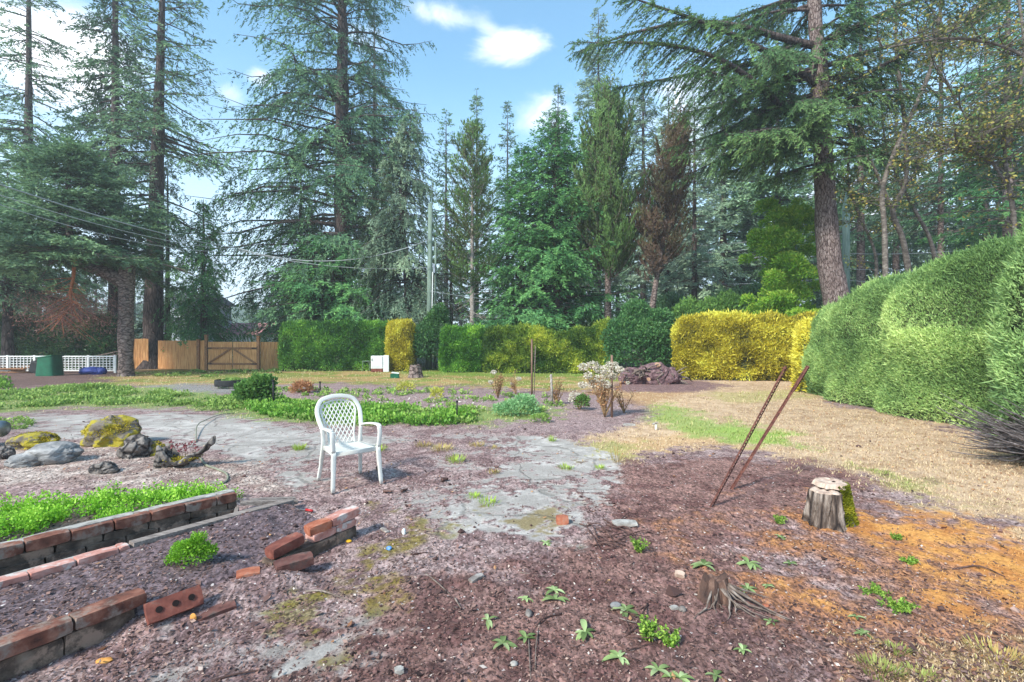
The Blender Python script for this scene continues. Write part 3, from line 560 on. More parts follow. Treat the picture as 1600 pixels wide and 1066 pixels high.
# ------------------------------------------------------------------ hedges
def HB(px, py, y=None): v = G(px, py); return (v.x, v.y)
def mk_hedges():
    e = empty('hedge', (0, 0, 0), 'dark green clipped hedge right of the cedar gate fence', 'hedge')
    hedge(e, 1, [(-11.8, 24.9), (-9, 25.0), (-5.9, 25.0)], 1.7, 2.45, 46000, .13, 'leaf_hedge', lumps=.26, endr=.4, lw=.34)
    e = empty('hedge', (0, 0, 0), 'narrow golden yellow hedge section beside the white cabinet', 'hedge')
    hedge(e, 2, [(-6.3, 24.4), (-4.85, 24.4)], 1.5, 2.45, 15000, .115, 'leaf_gold', lumps=.2, endr=.35, lw=.36)
    e = empty('holly_bush', (-3.9, 24.3, 0), 'dark holly bush growing at the foot of the utility pole', 'bush')
    leafy(e, 3, [((0, 0, 1.2), (.9, .8, 1.2)), ((.1, 0, 2.1), (.65, .6, .9)), ((-.5, 0, 1.6), (.5, .5, .8)), ((.3, -.1, 2.7), (.4, .4, .6))], 9000, .14, 'leaf_holly')
    e = empty('hedge', (0, 0, 0), 'mid green hedge between the holly bush and the long yellow hedge', 'hedge')
    hedge(e, 4, [(-3.5, 24.0), (-1.2, 23.8)], 1.7, 2.15, 24000, .13, 'leaf_hedge2', lumps=.32, endr=.4, lw=.36)
    e = empty('hedge', (0, 0, 0), 'olive and yellow hedge with a sloping top behind the stump and stakes', 'hedge')
    hedge(e, 5, [(-1.35, 23.3), (1.5, 23.2), (4.9, 22.8)], 1.6, 2.15, 52000, .125, 'leaf_lime', lumps=.34, endr=.35, lw=.36, tvar=2.4, hfun=lambda u: .98+.0*u-.10*np.exp(-((u-.62)/.15)**2)+.18*np.exp(-((u-.93)/.1)**2))
    e = empty('bush', (5.8, 21.4, 0), 'big dark green rounded bush behind the heap of roots', 'bush')
    leafy(e, 6, [((0, 0, 1.1), (1.5, 1.1, 1.2)), ((.6, .3, 2.0), (1.0, .9, .95)), ((-.8, .2, 1.6), (.9, .8, 1.0)), ((1.1, 0, 1.0), (.9, .8, 1.1)), ((-.2, .5, 2.6), (.7, .7, .7))], 26000, .13, 'leaf_holly')
    e = empty('hedge', (0, 0, 0), 'long bright golden hedge in front of the tall bare fir trunk', 'hedge')
    hedge(e, 7, [(6.5, 19.6), (9, 18.9), (12.0, 18.3)], 1.6, 2.5, 66000, .115, 'leaf_gold', lumps=.28, endr=.5, lw=.4, tvar=1.3, hfun=lambda u: 1-.03*u)
    e = empty('hedge', (0, 0, 0), 'small bright yellow hedge end tucked against the tall clipped hedge', 'hedge')
    hedge(e, 8, [(10.0, 15.8), (8.75, 13.6)], 1.3, 2.1, 14000, .10, 'leaf_gold', lumps=.14, endr=.5, lw=.4)
    # tall clipped hedge: lobes
    e = empty('tall_hedge', (0, 0, 0), 'tall grey green clipped hedge billowing along the right side of the lawn', 'hedge')
    lob = lambda u: 1+.07*np.cos(u*2*np.pi*3.0+.4)
    hedge(e, 9, [(9.6, 14.6), (9.1, 11.4), (9.0, 9.4), (8.95, 7.2)], 2.6, 3.3, 240000, .055, 'leaf_yew', lw=.3, lobes=lambda p: .30*np.abs(np.sin(np.pi*(p[:, 1]/2.2+.09*p[:, 2]+.12+.10*np.sin(p[:, 2]*2.1))))**.8-.2, lumps=.2, lscale=1.3, pe=.5, endr=1.4, inset=.09,
          hfun=lambda u: (.64+.36*np.clip(u/.85, 0, 1)**.8)*(1+.02*np.cos(u*14)), wfun=lambda u: lob(u)*(.82+.18*u), up=.45, rnd=.45, tvar=.9)
    e = empty('tall_hedge', (0, 0, 0), 'nearest green hedge at the right edge with bare grey stems at its foot', 'hedge')
    def bald(p): return np.where((p[:, 2] < .42+.3*(p[:, 0]-6.0)) & (p[:, 0] > 6.1), .06, 1.)
    hedge(e, 10, [(7.95, 6.9), (7.5, 5.9), (7.4, 4.7)], 2.3, 3.6, 190000, .055, 'leaf_yew2', lw=.3, lumps=.2, lscale=1.5, pe=.62, endr=1.3, inset=.1, up=.5, rnd=.5, bald=bald)
    g = np.random.default_rng(5); tw = []
    for i in range(340):
        a = g.random(); s = np.array([6.75+g.normal(0, .2), 5.2+a*.9, .12+.25*g.random()]); q = np.linspace(0, 1, 7)
        ln = g.uniform(.7, 1.15); el = g.uniform(-.15, .75); az = g.normal(np.pi+.15, .5)
        tw.append((s+np.c_[np.cos(az)*ln*q, np.sin(az)*ln*q+g.normal(0, .03)*np.sin(q*5), (el*q*.6-.25*q*(1-q))*ln+.02], .011*(1-q)+.0035))
    V, Fc = tubes(tw, 5); V[:, 2] = np.maximum(V[:, 2], .01); npmesh('stems', V, Fc, M['stem_grey'], e, smooth=True)
    # dark hedge far left
    e = empty('hedge', (0, 0, 0), 'dark straggly evergreen hedge behind the white lattice on the left', 'hedge')
    hedge(e, 11, [(-34, 26.5), (-26, 25.8), (-20.6, 25.7)], 1.7, 2.75, 30000, .2, 'leaf_holly', lumps=.35, endr=.5, lw=.4, lscale=.9)
mk_hedges()

# ------------------------------------------------------------------ trees
def TB(px, y): return Vector(((px-800)*y/F, y, 0))
def HT(py, y): return HC+(533-py)*y/F
protos = {}
def tree(kind, px, y, label, H, Rad, **kw):
    e = empty(kind, TB(px, y), label, 'tree'); conifer(e, kw.pop('seed', int(px)), H, Rad, **kw); return e
def mk_trees():
    tree('fir_tree', 45, 29, 'tall thin dark fir at the far left edge', 28, 4.2, base=.36, nbr=95, e0=(-.2, .35), droop=.3, tip=.2, sp=.42, slen=.22, swid=.035, dens=.8, irr=.5, tr=.34, mat='needle_blue')
    tree('fir_tree', 180, 27, 'dense dark fir behind the bent spruce, left of the taller open fir', 27, 3.2, base=.38, nbr=150, e0=(-.3, .3), droop=.35, sp=.32, slen=.22, swid=.034, irr=.4, tr=.36, mat='needle_dark', side=(.3, 2.5))
    tree('fir_tree', 238, 26.3, 'tall open fir with thick dark trunk left of the cedar gate', 25, 4.6, base=.33, nbr=115, e0=(-.35, .35), droop=.3, tip=.28, sp=.4, slen=.21, swid=.032, dens=.8, irr=.45, tr=.5, lean=(.7, 0), mat='needle_blue', side=(.15, 0), dead=12)
    tree('hemlock_tree', 318, 27.5, 'drooping green hemlock hanging over the cedar fence', 9.6, 3.1, base=.22, nbr=95, e0=(-.2, .4), droop=.45, tip=.05, sp=.3, slen=.19, swid=.03, hang=.7, tr=.2, mat='needle_green', irr=.5)
    tree('hemlock_tree', 262, 29, 'dark hemlock just behind the thick trunk', 12.5, 2.6, base=.2, nbr=90, e0=(-.2, .4), droop=.45, sp=.32, slen=.2, swid=.03, hang=.6, tr=.18, mat='needle_dark', irr=.5)
    # bent spruce with cut trunk
    b = G(197, 588); e = empty('spruce_tree', b, 'broad spruce leaning left from a sawn off grey trunk', 'tree')
    y = b.y
    pth = smoothpath([(0, 0, -.05), (.0, 0, .25), (-.02, 0, 2), (.02, 0, 3.9), (.06, 0, 4.75)], 6); r = np.interp(np.linspace(0, 1, len(pth)), [0, .12, .3, 1], [.40, .30, .27, .29])
    limb = smoothpath([(.0, 0, 3.9), (-.5, -.1, 4.25), (-1.3, -.1, 4.6), (-2.1, 0, 4.95), (-2.6, .2, 6.2), (-2.7, .2, 8.8)], 6); rl = np.interp(np.linspace(0, 1, len(limb)), [0, .5, 1], [.30, .22, .06])
    V, Fc = tubes([(pth, r)], 18); V = barkify(V, np.repeat(pth[:, :2], 18, 0), .05, 2.5, 3); npmesh('trunk', V, Fc, M['bark'], e, smooth=True)
    V, Fc = tubes([(limb, rl)], 12); npmesh('limb', V, Fc, M['bark'], e, smooth=True)
    cap = np.array([pth[-1]+np.array([math.cos(a)*.36, math.sin(a)*.36, .05*math.sin(a*2)]) for a in np.linspace(0, 2*np.pi, 16, endpoint=False)]); 
    npmesh('cut_top', np.vstack([cap, [pth[-1]+np.array([0, 0, .06])]]), [[i, (i+1) % 16, 16, 16] for i in range(16)], M['bark_pale'], e) if False else None
    sub = empty('crown_base', (0, 0, 0), None, None); sub.parent = e; sub.location = (-2.6, .2, 5.0)
    conifer(sub, 77, 4.8, 4.5, base=.0, nbr=150, e0=(-.12, .75), droop=.22, tip=.12, sp=.26, slen=.2, swid=.034, dens=1.1, tr=.12, mat='needle_blue', prof=.75, lo=.1, irr=.35, hang=.1)
    for c in kids(sub):
        c.parent = e; c.location = (-2.6, .2, 5.0)
        if c.name.startswith('trunk'): c.name = 'branches'
    bpy.data.objects.remove(sub)
    g = np.random.default_rng(3); tw = []
    for i in range(46):      # bare undersides
        a = g.uniform(0, 2*np.pi); ln = g.uniform(2, 4.4); q = np.linspace(0, 1, 8); s = np.array([-2.3+g.normal(0, .3), .2, 5.0+g.random()*.5])
        tw.append((s+np.c_[np.cos(a)*ln*q, np.sin(a)*ln*q*.8, (.22*q-.5*q*q)*ln*g.uniform(.2, .8)], .035*(1-q)+.008))
        for k in range(5):
            j = g.integers(2, 7); p = tw[-1-k][0][j] if k == 0 else tw[-1][0][0]; p = tw[-1-k][0][j] if len(tw[-1-k][0]) > j else p; a2 = a+g.normal(0, .7)
            tw.append((p+np.outer(q, [math.cos(a2)*ln*.3, math.sin(a2)*ln*.3, -.12*ln*g.random()]), .01*(1-q)+.005))
    V, Fc = tubes(tw, 4); npmesh('dead_branches', V, Fc, M['twig'], e, smooth=True)
    e = tree('spruce_tree', 12, 24.5, 'spreading blue green spruce low at the left edge', HT(270, 24.5), 4.2, base=.38, nbr=110, e0=(-.2, .6), droop=.3, tip=.1, sp=.32, slen=.2, swid=.034, tr=.25, mat='needle_blue', prof=.8, irr=.35)
    # hanging torn limb
    p0 = P(122, 398, y-.6); e = empty('broken_branch', p0, 'torn orange brown branch dangling from the bent spruce with dead reddish twigs', 'branch')
    k = y/F
    pa = smoothpath([(0, 0, .0), (-.15, 0, -14*k), (-.2*1, 0, -35*k), (-12*k, 0, -60*k), (-10*k, 0, -75*k), (-25*k, 0, -96*k)], 5); tw = [(pa, np.linspace(.085, .03, len(pa)))]
    for i in range(60):
        j = g.integers(10, len(pa)); a = g.uniform(0, 2*np.pi); ln = g.uniform(.5, 1.5); q = np.linspace(0, 1, 5)
        tw.append((pa[j]+np.c_[np.cos(a)*ln*q, np.sin(a)*ln*q*.6, -ln*q*g.uniform(.1, .9)], .012*(1-q)+.005))
    V, Fc = tubes(tw, 5); npmesh('limb', V, Fc, M['twig_red'], e, smooth=True)
    n = 5200; c = g.normal(0, 1, (n, 3))*np.array([1.0, .5, .5])+np.array([-.35, 0, -2.35]); V, Fc = leaves(c, g.normal(0, 1, (n, 3))+np.array([0, 0, -.4]), g.normal(0, 1, (n, 3)), g.uniform(.06, .22, n), .009)
    npmesh('dead_twigs', V, Fc, M['needle_red'], e, tint=rep4(g.random(n)))
    # centre group
    tree('cedar_tree', 535, 30, 'huge drooping cedar with dark trunk, tallest of the centre clump', 33, 7.6, base=.1, nbr=215, e0=(.1, .8), droop=.4, tip=.1, sp=.42, slen=.24, swid=.034, dens=.85, hang=.55, irr=.7, tr=.62, mat='needle_dark', prof=.6, lo=.2, dead=30, side=(.12, np.pi), barkamp=.1)
    tree('fir_tree', 585, 32, 'slender fir with pale trunk beside the huge drooping cedar', 23, 3.6, base=.3, nbr=120, e0=(-.1, .6), sp=.36, slen=.22, swid=.034, tr=.3, bark='bark_pale', mat='needle_pale', irr=.5, hang=.4)
    tree('cedar_tree', 635, 28, 'blue grey weeping cedar just left of the utility pole', 15.2, 3.9, base=.16, nbr=150, e0=(0, .8), droop=.6, tip=.0, sp=.3, slen=.22, swid=.032, hang=.9, tr=.28, mat='needle_pale', irr=.4, prof=.7, crook=.4)
    tree('fir_tree', 470, 33, 'dark fir standing behind the left side of the drooping cedar', 14, 4.2, base=.1, nbr=130, e0=(-.1, .5), droop=.4, sp=.36, slen=.24, swid=.036, hang=.5, tr=.3, mat='needle_blue', irr=.5)
    tree('fir_tree', 520, 27.5, 'low spreading green conifer under the drooping cedar', 7.5, 4.4, base=.35, nbr=60, e0=(-.05, .3), droop=.3, sp=.3, slen=.22, swid=.034, hang=.4, tr=.2, mat='needle_green', irr=.5, prof=.5)
    for px, top, yy, s in ((697, 172, 52, 11), (745, 140, 56, 12), (793, 160, 60, 13)):
        tree('fir_tree', px, yy, {11: 'narrow pointed fir far behind the utility pole', 12: 'tallest narrow fir spire left of the sky gap above the rusty cypress', 13: 'hazy pointed fir right of the tallest spire'}[s], HT(top, yy), 3.1, seed=s, base=.3, nbr=110, e0=(-.2, .5), droop=.1, sp=.45, slen=.34, swid=.06, tr=.3, mat='needle_blue', irr=.45, prof=.85)
    tree('cypress_tree', 738, 27, 'thin rusty cypress with a bare pale trunk right of the utility pole', HT(208, 27), 2.5, base=.3, nbr=85, e0=(.5, 1.0), droop=.1, tip=.2, sp=.26, slen=.2, swid=.03, tr=.17, bark='bark_pale', mat='needle_brown', upr=.3, irr=.35, dead=26, prof=.45, hang=0)
    tree('fir_tree', 705, 30, 'dead grey brown conifer between the pole and the rusty cypress', 10, 2.4, base=.15, nbr=90, e0=(-.1, .4), sp=.32, slen=.2, swid=.022, dens=.6, tr=.14, mat='needle_dead', irr=.5, dead=20)
    tree('fir_tree', 868, 26.5, 'full bright green fir left of the brown green cypress', HT(190, 26.5), 4.0, base=.08, nbr=200, e0=(-.05, .7), droop=.2, tip=.15, sp=.28, slen=.21, swid=.034, tr=.3, mat='needle_green', irr=.6, prof=.45, hang=.4)
    tree('fir_tree', 815, 27.5, 'shorter fir whose green boughs reach over the olive hedge', HT(232, 27.5), 3.7, base=.06, nbr=170, e0=(-.05, .6), droop=.25, sp=.3, slen=.21, swid=.034, tr=.25, mat='needle_green', irr=.4, prof=.8, hang=.4)
    tree('cypress_tree', 950, 25, 'tall brown green cypress with a straight bare lower trunk', HT(185, 25), 2.9, base=.33, nbr=165, e0=(.7, 1.15), droop=.05, tip=.2, sp=.22, slen=.19, swid=.03, dens=1.3, tr=.22, bark='bark', mat='needle_brown', upr=.5, irr=.5, prof=.4, hang=0, lo=.25)
    tree('cypress_tree', 1007, 24, 'leaning brown cypress with several dark stems', HT(205, 24), 2.1, base=.36, nbr=120, e0=(.6, 1.1), droop=.05, tip=.2, sp=.24, slen=.19, swid=.028, dens=1., tr=.2, bark='bark', mat='needle_dead', upr=.45, irr=.35, prof=.45, hang=0, lean=(1.9, 0))
    tree('fir_tree', 1085, 29, 'dead topped grey fir behind the leaning cypress', HT(150, 29), 2.8, base=.3, nbr=110, e0=(-.1, .5), sp=.34, slen=.21, swid=.03, tr=.22, mat='needle_grey', irr=.5)
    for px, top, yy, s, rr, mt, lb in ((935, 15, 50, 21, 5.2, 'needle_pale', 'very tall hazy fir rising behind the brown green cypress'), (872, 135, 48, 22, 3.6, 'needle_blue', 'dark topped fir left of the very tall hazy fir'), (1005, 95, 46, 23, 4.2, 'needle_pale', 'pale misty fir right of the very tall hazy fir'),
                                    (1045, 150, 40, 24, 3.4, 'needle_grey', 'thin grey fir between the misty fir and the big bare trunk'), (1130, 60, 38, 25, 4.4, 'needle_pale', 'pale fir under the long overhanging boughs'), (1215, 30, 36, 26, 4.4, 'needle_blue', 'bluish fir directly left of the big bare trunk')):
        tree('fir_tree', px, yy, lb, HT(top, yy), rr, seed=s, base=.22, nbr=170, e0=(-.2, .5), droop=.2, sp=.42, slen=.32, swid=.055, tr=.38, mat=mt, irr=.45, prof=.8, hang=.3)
mk_trees()
def bigfir():
    """the big Douglas fir on the right, with hanging boughs reaching left over the garden"""
    b = Vector(((1322-800)*19.2/F, 19.2, 0)); e = empty('fir_tree', b, 'big fir with a thick bare trunk behind the golden hedge, boughs reaching left', 'tree')
    g = np.random.default_rng(91); k = 19.2/F
    pth = smoothpath([(0, 0, -.1), (-6*k, 0, 1.2), (-14*k, 0, 3.0), (-27*k, 0, 133*k+1.5), (-36*k, 0, 300*k+1.5), (-42*k, 0, 440*k+1.5), (-50*k, 0, 545*k+1.5), (-56*k, 0, 26)], 8)
    tt = np.linspace(0, 1, len(pth)); r = np.interp(pth[:, 2], [0, .6, 2, 8, 14, 26], [.70, .57, .50, .34, .25, .05])
    V, Fc = tubes([(pth, r)], 28); V = barkify(V, np.repeat(pth[:, :2], 28, 0), .055, 3, 5)
    npmesh('trunk', V, Fc, M['bark_fir'], e, smooth=True)
    # boughs: (start height, azimuth deg (180 = left), length, elevation, droop)
    bo = []
    for i in range(66):
        z = g.uniform(8.2, 21); a = g.uniform(0, 360); bo.append((z, a, g.uniform(2.2, 4.8)*(1.15-z/32), g.uniform(-.15, .25), g.uniform(.15, .45)))
    for i in range(26):
        z = g.uniform(9, 15.5); a = g.uniform(140, 235); bo.append((z, a, g.uniform(3.5, 6.2), g.uniform(-.05, .3), g.uniform(.25, .5)))
    bo += [(9.5, 185, 9.8, .52, .22), (11.6, 195, 9.2, .42, .3), (13.2, 178, 9.8, .22, .25), (12.6, 165, 8, .2, .3), (10.6, 205, 7.5, .25, .35), (9.2, 215, 6.2, .15, .4), (11, 330, 6, .5, .15), (12.3, 345, 6.5, .35, .2), (13.3, 320, 6.5, .15, .25)]
    br = []; P0, DD, BL, SV, TT = [], [], [], [], []
    for (z, a, L, el, dr) in bo:
        a = R(a); cx = np.interp(z, pth[:, 2], pth[:, 0]); o = np.array([cx, 0, z]); q = np.linspace(0, 1, 12); wob = g.normal(0, .12)
        aa = a+wob*np.sin(q*4); pts = o+np.c_[np.cos(aa)*L*q, np.sin(aa)*L*q, L*(math.tan(el)*q-dr*q**2+.1*q**4)]
        br.append((pts, (.014*L+.012)*(1-q)**.9+.009)); nb = int(L/.075); s = .15+.85*g.random(nb)**.8
        p = np.stack([np.interp(s, q, pts[:, j]) for j in range(3)], 1); T = unit(np.stack([np.interp(s, q, np.gradient(pts[:, j])) for j in range(3)], 1))
        sv = np.c_[-math.sin(a)*np.ones(nb), math.cos(a)*np.ones(nb), np.zeros(nb)]*g.choice([-1., 1.], nb)[:, None]; an = g.uniform(.4, 1.1, nb)[:, None]
        P0.append(p); DD.append(unit(T*np.cos(an)+sv*np.sin(an)+np.array([0, 0, -1.])*g.uniform(.1, .9, nb)[:, None])); BL.append((L*(1-s)*.32+.42)*g.uniform(.5, 1.2, nb)); SV.append(sv); TT.append(g.random()*.3+np.zeros(nb))
    P0 = np.concatenate(P0); DD = np.concatenate(DD); BL = np.concatenate(BL); SV = np.concatenate(SV); TT = np.concatenate(TT); m = len(P0)
    for i in range(0, m):
        if BL[i] > .45: q = np.linspace(0, 1, 4); br.append((P0[i]+np.outer(q, DD[i]*BL[i])+np.c_[np.zeros((4, 2)), -.25*q*q*BL[i]], .008*(1-q)+.003))
    V, Fc = tubes(br, 5); npmesh('boughs', V, Fc, M['bark_dark'], e, smooth=True)
    ns = (BL*40).astype(int); kk = np.repeat(np.arange(m), ns); n = len(kk); q = g.random(n); Pt = P0[kk]+DD[kk]*(BL[kk]*q)[:, None]; Pt[:, 2] -= .25*q*q*BL[kk]; Pt += g.normal(0, .012, (n, 3))
    nr = unit(np.cross(DD[kk], SV[kk])+1e-6); sv = unit(np.cross(nr, DD[kk]))*g.choice([-1., 1.], n)[:, None]
    LD = unit(DD[kk]*.8+sv*g.uniform(.2, 1.1, n)[:, None]+np.array([0, 0, 1.])*g.normal(-.25, .35, n)[:, None]); S = unit(np.cross(LD, nr+g.normal(0, .6, (n, 3))))
    V, Fc = leaves(Pt, LD, S,   .15*g.uniform(.5, 1.3, n), .018*g.uniform(.6, 1.3, n), .3)
    npmesh('crown', V, Fc, M['needle_green2'], e, tint=rep4(np.clip(TT[kk]+.3*g.random(n)+.35*q, 0, 1)))
M['needle_green2'] = leafmat('needle_green2', [(34, 54, 36), (62, 88, 54), (112, 136, 78)], k=2.2)
bigfir()

def broadleaf(root, seed, stems, n, ls, mat, bark='bark_alder', spread=1., twigs=26, lw=.6, dens=1., tw_len=1.2, zmin=.35, down=0.):
    """stems: list of (points, r0, r1); twigs sprout from them and carry leaves"""
    g = np.random.default_rng(seed); tb = []; tw = []; ends = []
    for pts, r0, r1 in stems:
        p = smoothpath(pts, 6); tb.append((p, np.linspace(r0, r1, len(p))*.78*(1+.08*g.normal(0, 1, len(p)))))
        for i in range(twigs):
            j = int(len(p)*(zmin+(1-zmin)*g.random())); j = min(j, len(p)-1); a = g.uniform(0, 2*np.pi); ln = tw_len*g.uniform(.5, 1.3); q = np.linspace(0, 1, 6); el = g.uniform(-.1, 1.)-down
            c = p[j]+np.c_[np.cos(a+q*.5)*ln*q, np.sin(a+q*.5)*ln*q, el*ln*q-.15*q*q*ln]; tw.append((c, .016*(1-q)*spread+.005)); ends.append(c)
            for h in range(3):
                j2 = g.integers(1, 5); a2 = a+g.normal(0, .9); l2 = ln*.5; c2 = c[j2]+np.c_[np.cos(a2)*l2*q, np.sin(a2)*l2*q, g.uniform(-.3, .8)*l2*q]; tw.append((c2, .008*(1-q)+.003)); ends.append(c2)
    V1, F1 = tubes(tb, 10); V1 = V1+0; V2, F2 = tubes(tw, 4); V, Fc = weld([V1, V2], [F1, F2+len(V1)]); npmesh('trunk', V, Fc, M[bark], root, smooth=True)
    E = np.concatenate(ends); i = g.integers(0, len(E), n); Pt = E[i]+g.normal(0, .07*spread, (n, 3)); V, Fc = leaves(Pt, g.normal(0, 1, (n, 3))+np.array([0, 0, -.3]), g.normal(0, 1, (n, 3)), ls*g.uniform(.6, 1.3, n), ls*lw*.5, .3)
    npmesh('crown', V, Fc, M[mat], root, tint=rep4(np.clip(g.random(n)**1.3, 0, 1))); return root
def mk_right_trees():
    def st(y, pp): b = TB(pp[0][0], y); return b, [tuple(P(a, c, y)-b) for a, c in pp]
    def alder(y, stems, label, seed, n=900, mat='leaf_autumn', **kw):
        b = TB(stems[0][0][0][0], y); b.z = 0; S = [([tuple(P(a, c, y)-b) for a, c in pp], r0, r1) for pp, r0, r1 in stems]
        S[0] = ([(S[0][0][0][0], 0, -.05)]+S[0][0][0:], S[0][1], S[0][2])
        broadleaf(empty('alder_tree', b, label, 'tree'), seed, S, n, .11, mat, **kw)
    alder(17, [([(1384, 470), (1382, 360), (1380, 290), (1410, 210), (1450, 120), (1462, 60), (1478, -40)], .13, .06)], 'curving dark alder stem sweeping up to the right', 1, 1600)
    alder(18.5, [([(1425, 480), (1412, 380), (1395, 330), (1416, 280), (1412, 180), (1400, 70), (1405, -30)], .16, .05), ([(1395, 330), (1360, 250), (1330, 200), (1300, 130)], .08, .03), ([(1412, 300), (1440, 250), (1470, 200)], .06, .02)], 'forked pale alder behind the tall clipped hedge', 2, 1800)
    alder(19.5, [([(1366, 480), (1368, 400), (1340, 330), (1325, 280), (1330, 200)], .1, .04)], 'thin crooked pale alder near the big fir trunk', 3, 900)
    alder(20, [([(1470, 470), (1455, 380), (1430, 330), (1400, 270), (1380, 200), (1375, 60)], .12, .04)], 'pale alder crossing behind the forked one', 4, 1200)
    alder(15, [([(1580, 480), (1585, 350), (1570, 230), (1600, 100), (1590, -20)], .1, .05), ([(1580, 300), (1530, 220), (1490, 150), (1440, 60)], .05, .015), ([(1585, 280), (1540, 250), (1500, 220)], .04, .015)], 'leafy maple with yellowing leaves at the right edge', 5, 3600, twigs=46, tw_len=1.5)
    alder(14, [([(1680, 480), (1670, 300), (1650, 180), (1600, 90), (1500, 60), (1380, 75)], .12, .03), ([(1650, 180), (1580, 200), (1500, 230)], .05, .015)], 'arching branch of a maple reaching in from beyond the right edge', 6, 2600, twigs=50, tw_len=1.2)
    e = empty('cypress_shrub', TB(1222, 21.5), 'bushy lime green cypress left of the big fir trunk', 'shrub')
    g = np.random.default_rng(55); bl = [((0, 0, 2.4), (1.1, 1, 2.2)), ((0, 0, 5.2), (.8, .7, 1.8))]
    for k in range(95):
        z = g.uniform(.5, 7.6); rr = 1.75*math.sqrt(max(.02, 1-(z/8.1)**2.4))*g.uniform(.55, 1.1); a = g.uniform(0, 6.28); q = g.uniform(.2, .5); bl.append(((rr*math.cos(a), rr*math.sin(a)*.9, z), (q, q, q*g.uniform(.6, 1.1))))
    leafy(e, 31, bl, 60000, .14, 'leaf_lime2', lw=.38, shell=.7)
    V, Fc = tubes([(np.array([(0, 0, -.1), (0, 0, 3), (.1, 0, 6)]), [.2, .14, .05])], 8); npmesh('trunk', V, Fc, M['bark_dark'], e, smooth=True)
    for px, yy, blobs, lb, mt, nn in ((1105, 24, [((0, 0, 1.7), (1.5, 1.2, 1.8)), ((-.9, 0, 2.2), (1, .9, 1.3)), ((1, 0, 2.6), (1, .9, 1.3))], 'rounded green shrub behind the left end of the golden hedge', 'leaf_ground2', 12000),
                                    (1040, 26, [((0, 0, 1.8), (1.3, 1, 1.9)), ((.5, 0, 3), (.9, .8, 1))], 'bluish green shrub below the leaning cypress', 'leaf_holly2', 8000),
                                    (1160, 26, [((0, 0, 2), (1.6, 1.2, 2.2)), ((1, 0, 3.4), (1.2, 1, 1.3)), ((-.8, 0, 3.0), (1, .9, 1.2))], 'dark shrub in front of the overhead wires', 'leaf_holly2', 12000),
                                    (1390, 24, [((0, 0, 1.8), (2.0, 1.2, 1.7)), ((2, 0, 2.2), (1.5, 1, 1.6)), ((-1.3, 0, 2.3), (1.2, 1, 1.3))], 'green undergrowth shrub behind the alder stems', 'leaf_ground2', 12000),
                                    (1500, 23, [((0, 0, 2.4), (1.8, 1.2, 2.2)), ((1.8, 0, 2.8), (1.5, 1.2, 2))], 'leafy shrub rising over the middle of the tall hedge', 'leaf_ground2', 12000)):
        e = empty('shrub', TB(px, yy), lb, 'shrub'); leafy(e, int(px), blobs, nn, .16, mt, shell=.4)
    for px, yy, H, rr, mt, lb, kw in ((1345, 30, 26, 3.4, 'needle_blue', 'dark fir behind the alder stems, first right of the big trunk', {}), (1400, 36, 27, 3.6, 'needle_pale', 'pale fir behind the forked alder', {}), (1470, 28, 26, 3.4, 'needle_dark', 'fir with a straight thin trunk above the tall hedge', dict(tr=.2)),
                                    (1540, 33, 26, 4.2, 'needle_blue', 'shaded fir behind the right part of the tall hedge', {}), (1575, 24, 24, 3.8, 'needle_green', 'near green fir at the right edge', {}), (1640, 27, 22, 4.2, 'needle_dark', 'fir half cut by the right edge of the view', {})):
        k = dict(seed=int(px)+1, base=.30, nbr=120, e0=(-.2, .5), droop=.25, sp=.36, slen=.24, swid=.034, tr=.28, mat=mt, irr=.5, hang=.3, bark='bark'); k.update(kw)
        tree('fir_tree', px, yy, lb, H, rr, **k)
M['leaf_lime2'] = leafmat('leaf_lime2', [(36, 66, 26), (88, 122, 36), (196, 204, 76)], k=2.3)
M['leaf_holly2'] = leafmat('leaf_holly2', [(36, 60, 42), (62, 92, 62), (104, 134, 92)])
M['leaf_ground2'] = leafmat('leaf_ground2', [(40, 68, 34), (78, 112, 54), (128, 156, 80)])
mk_right_trees()

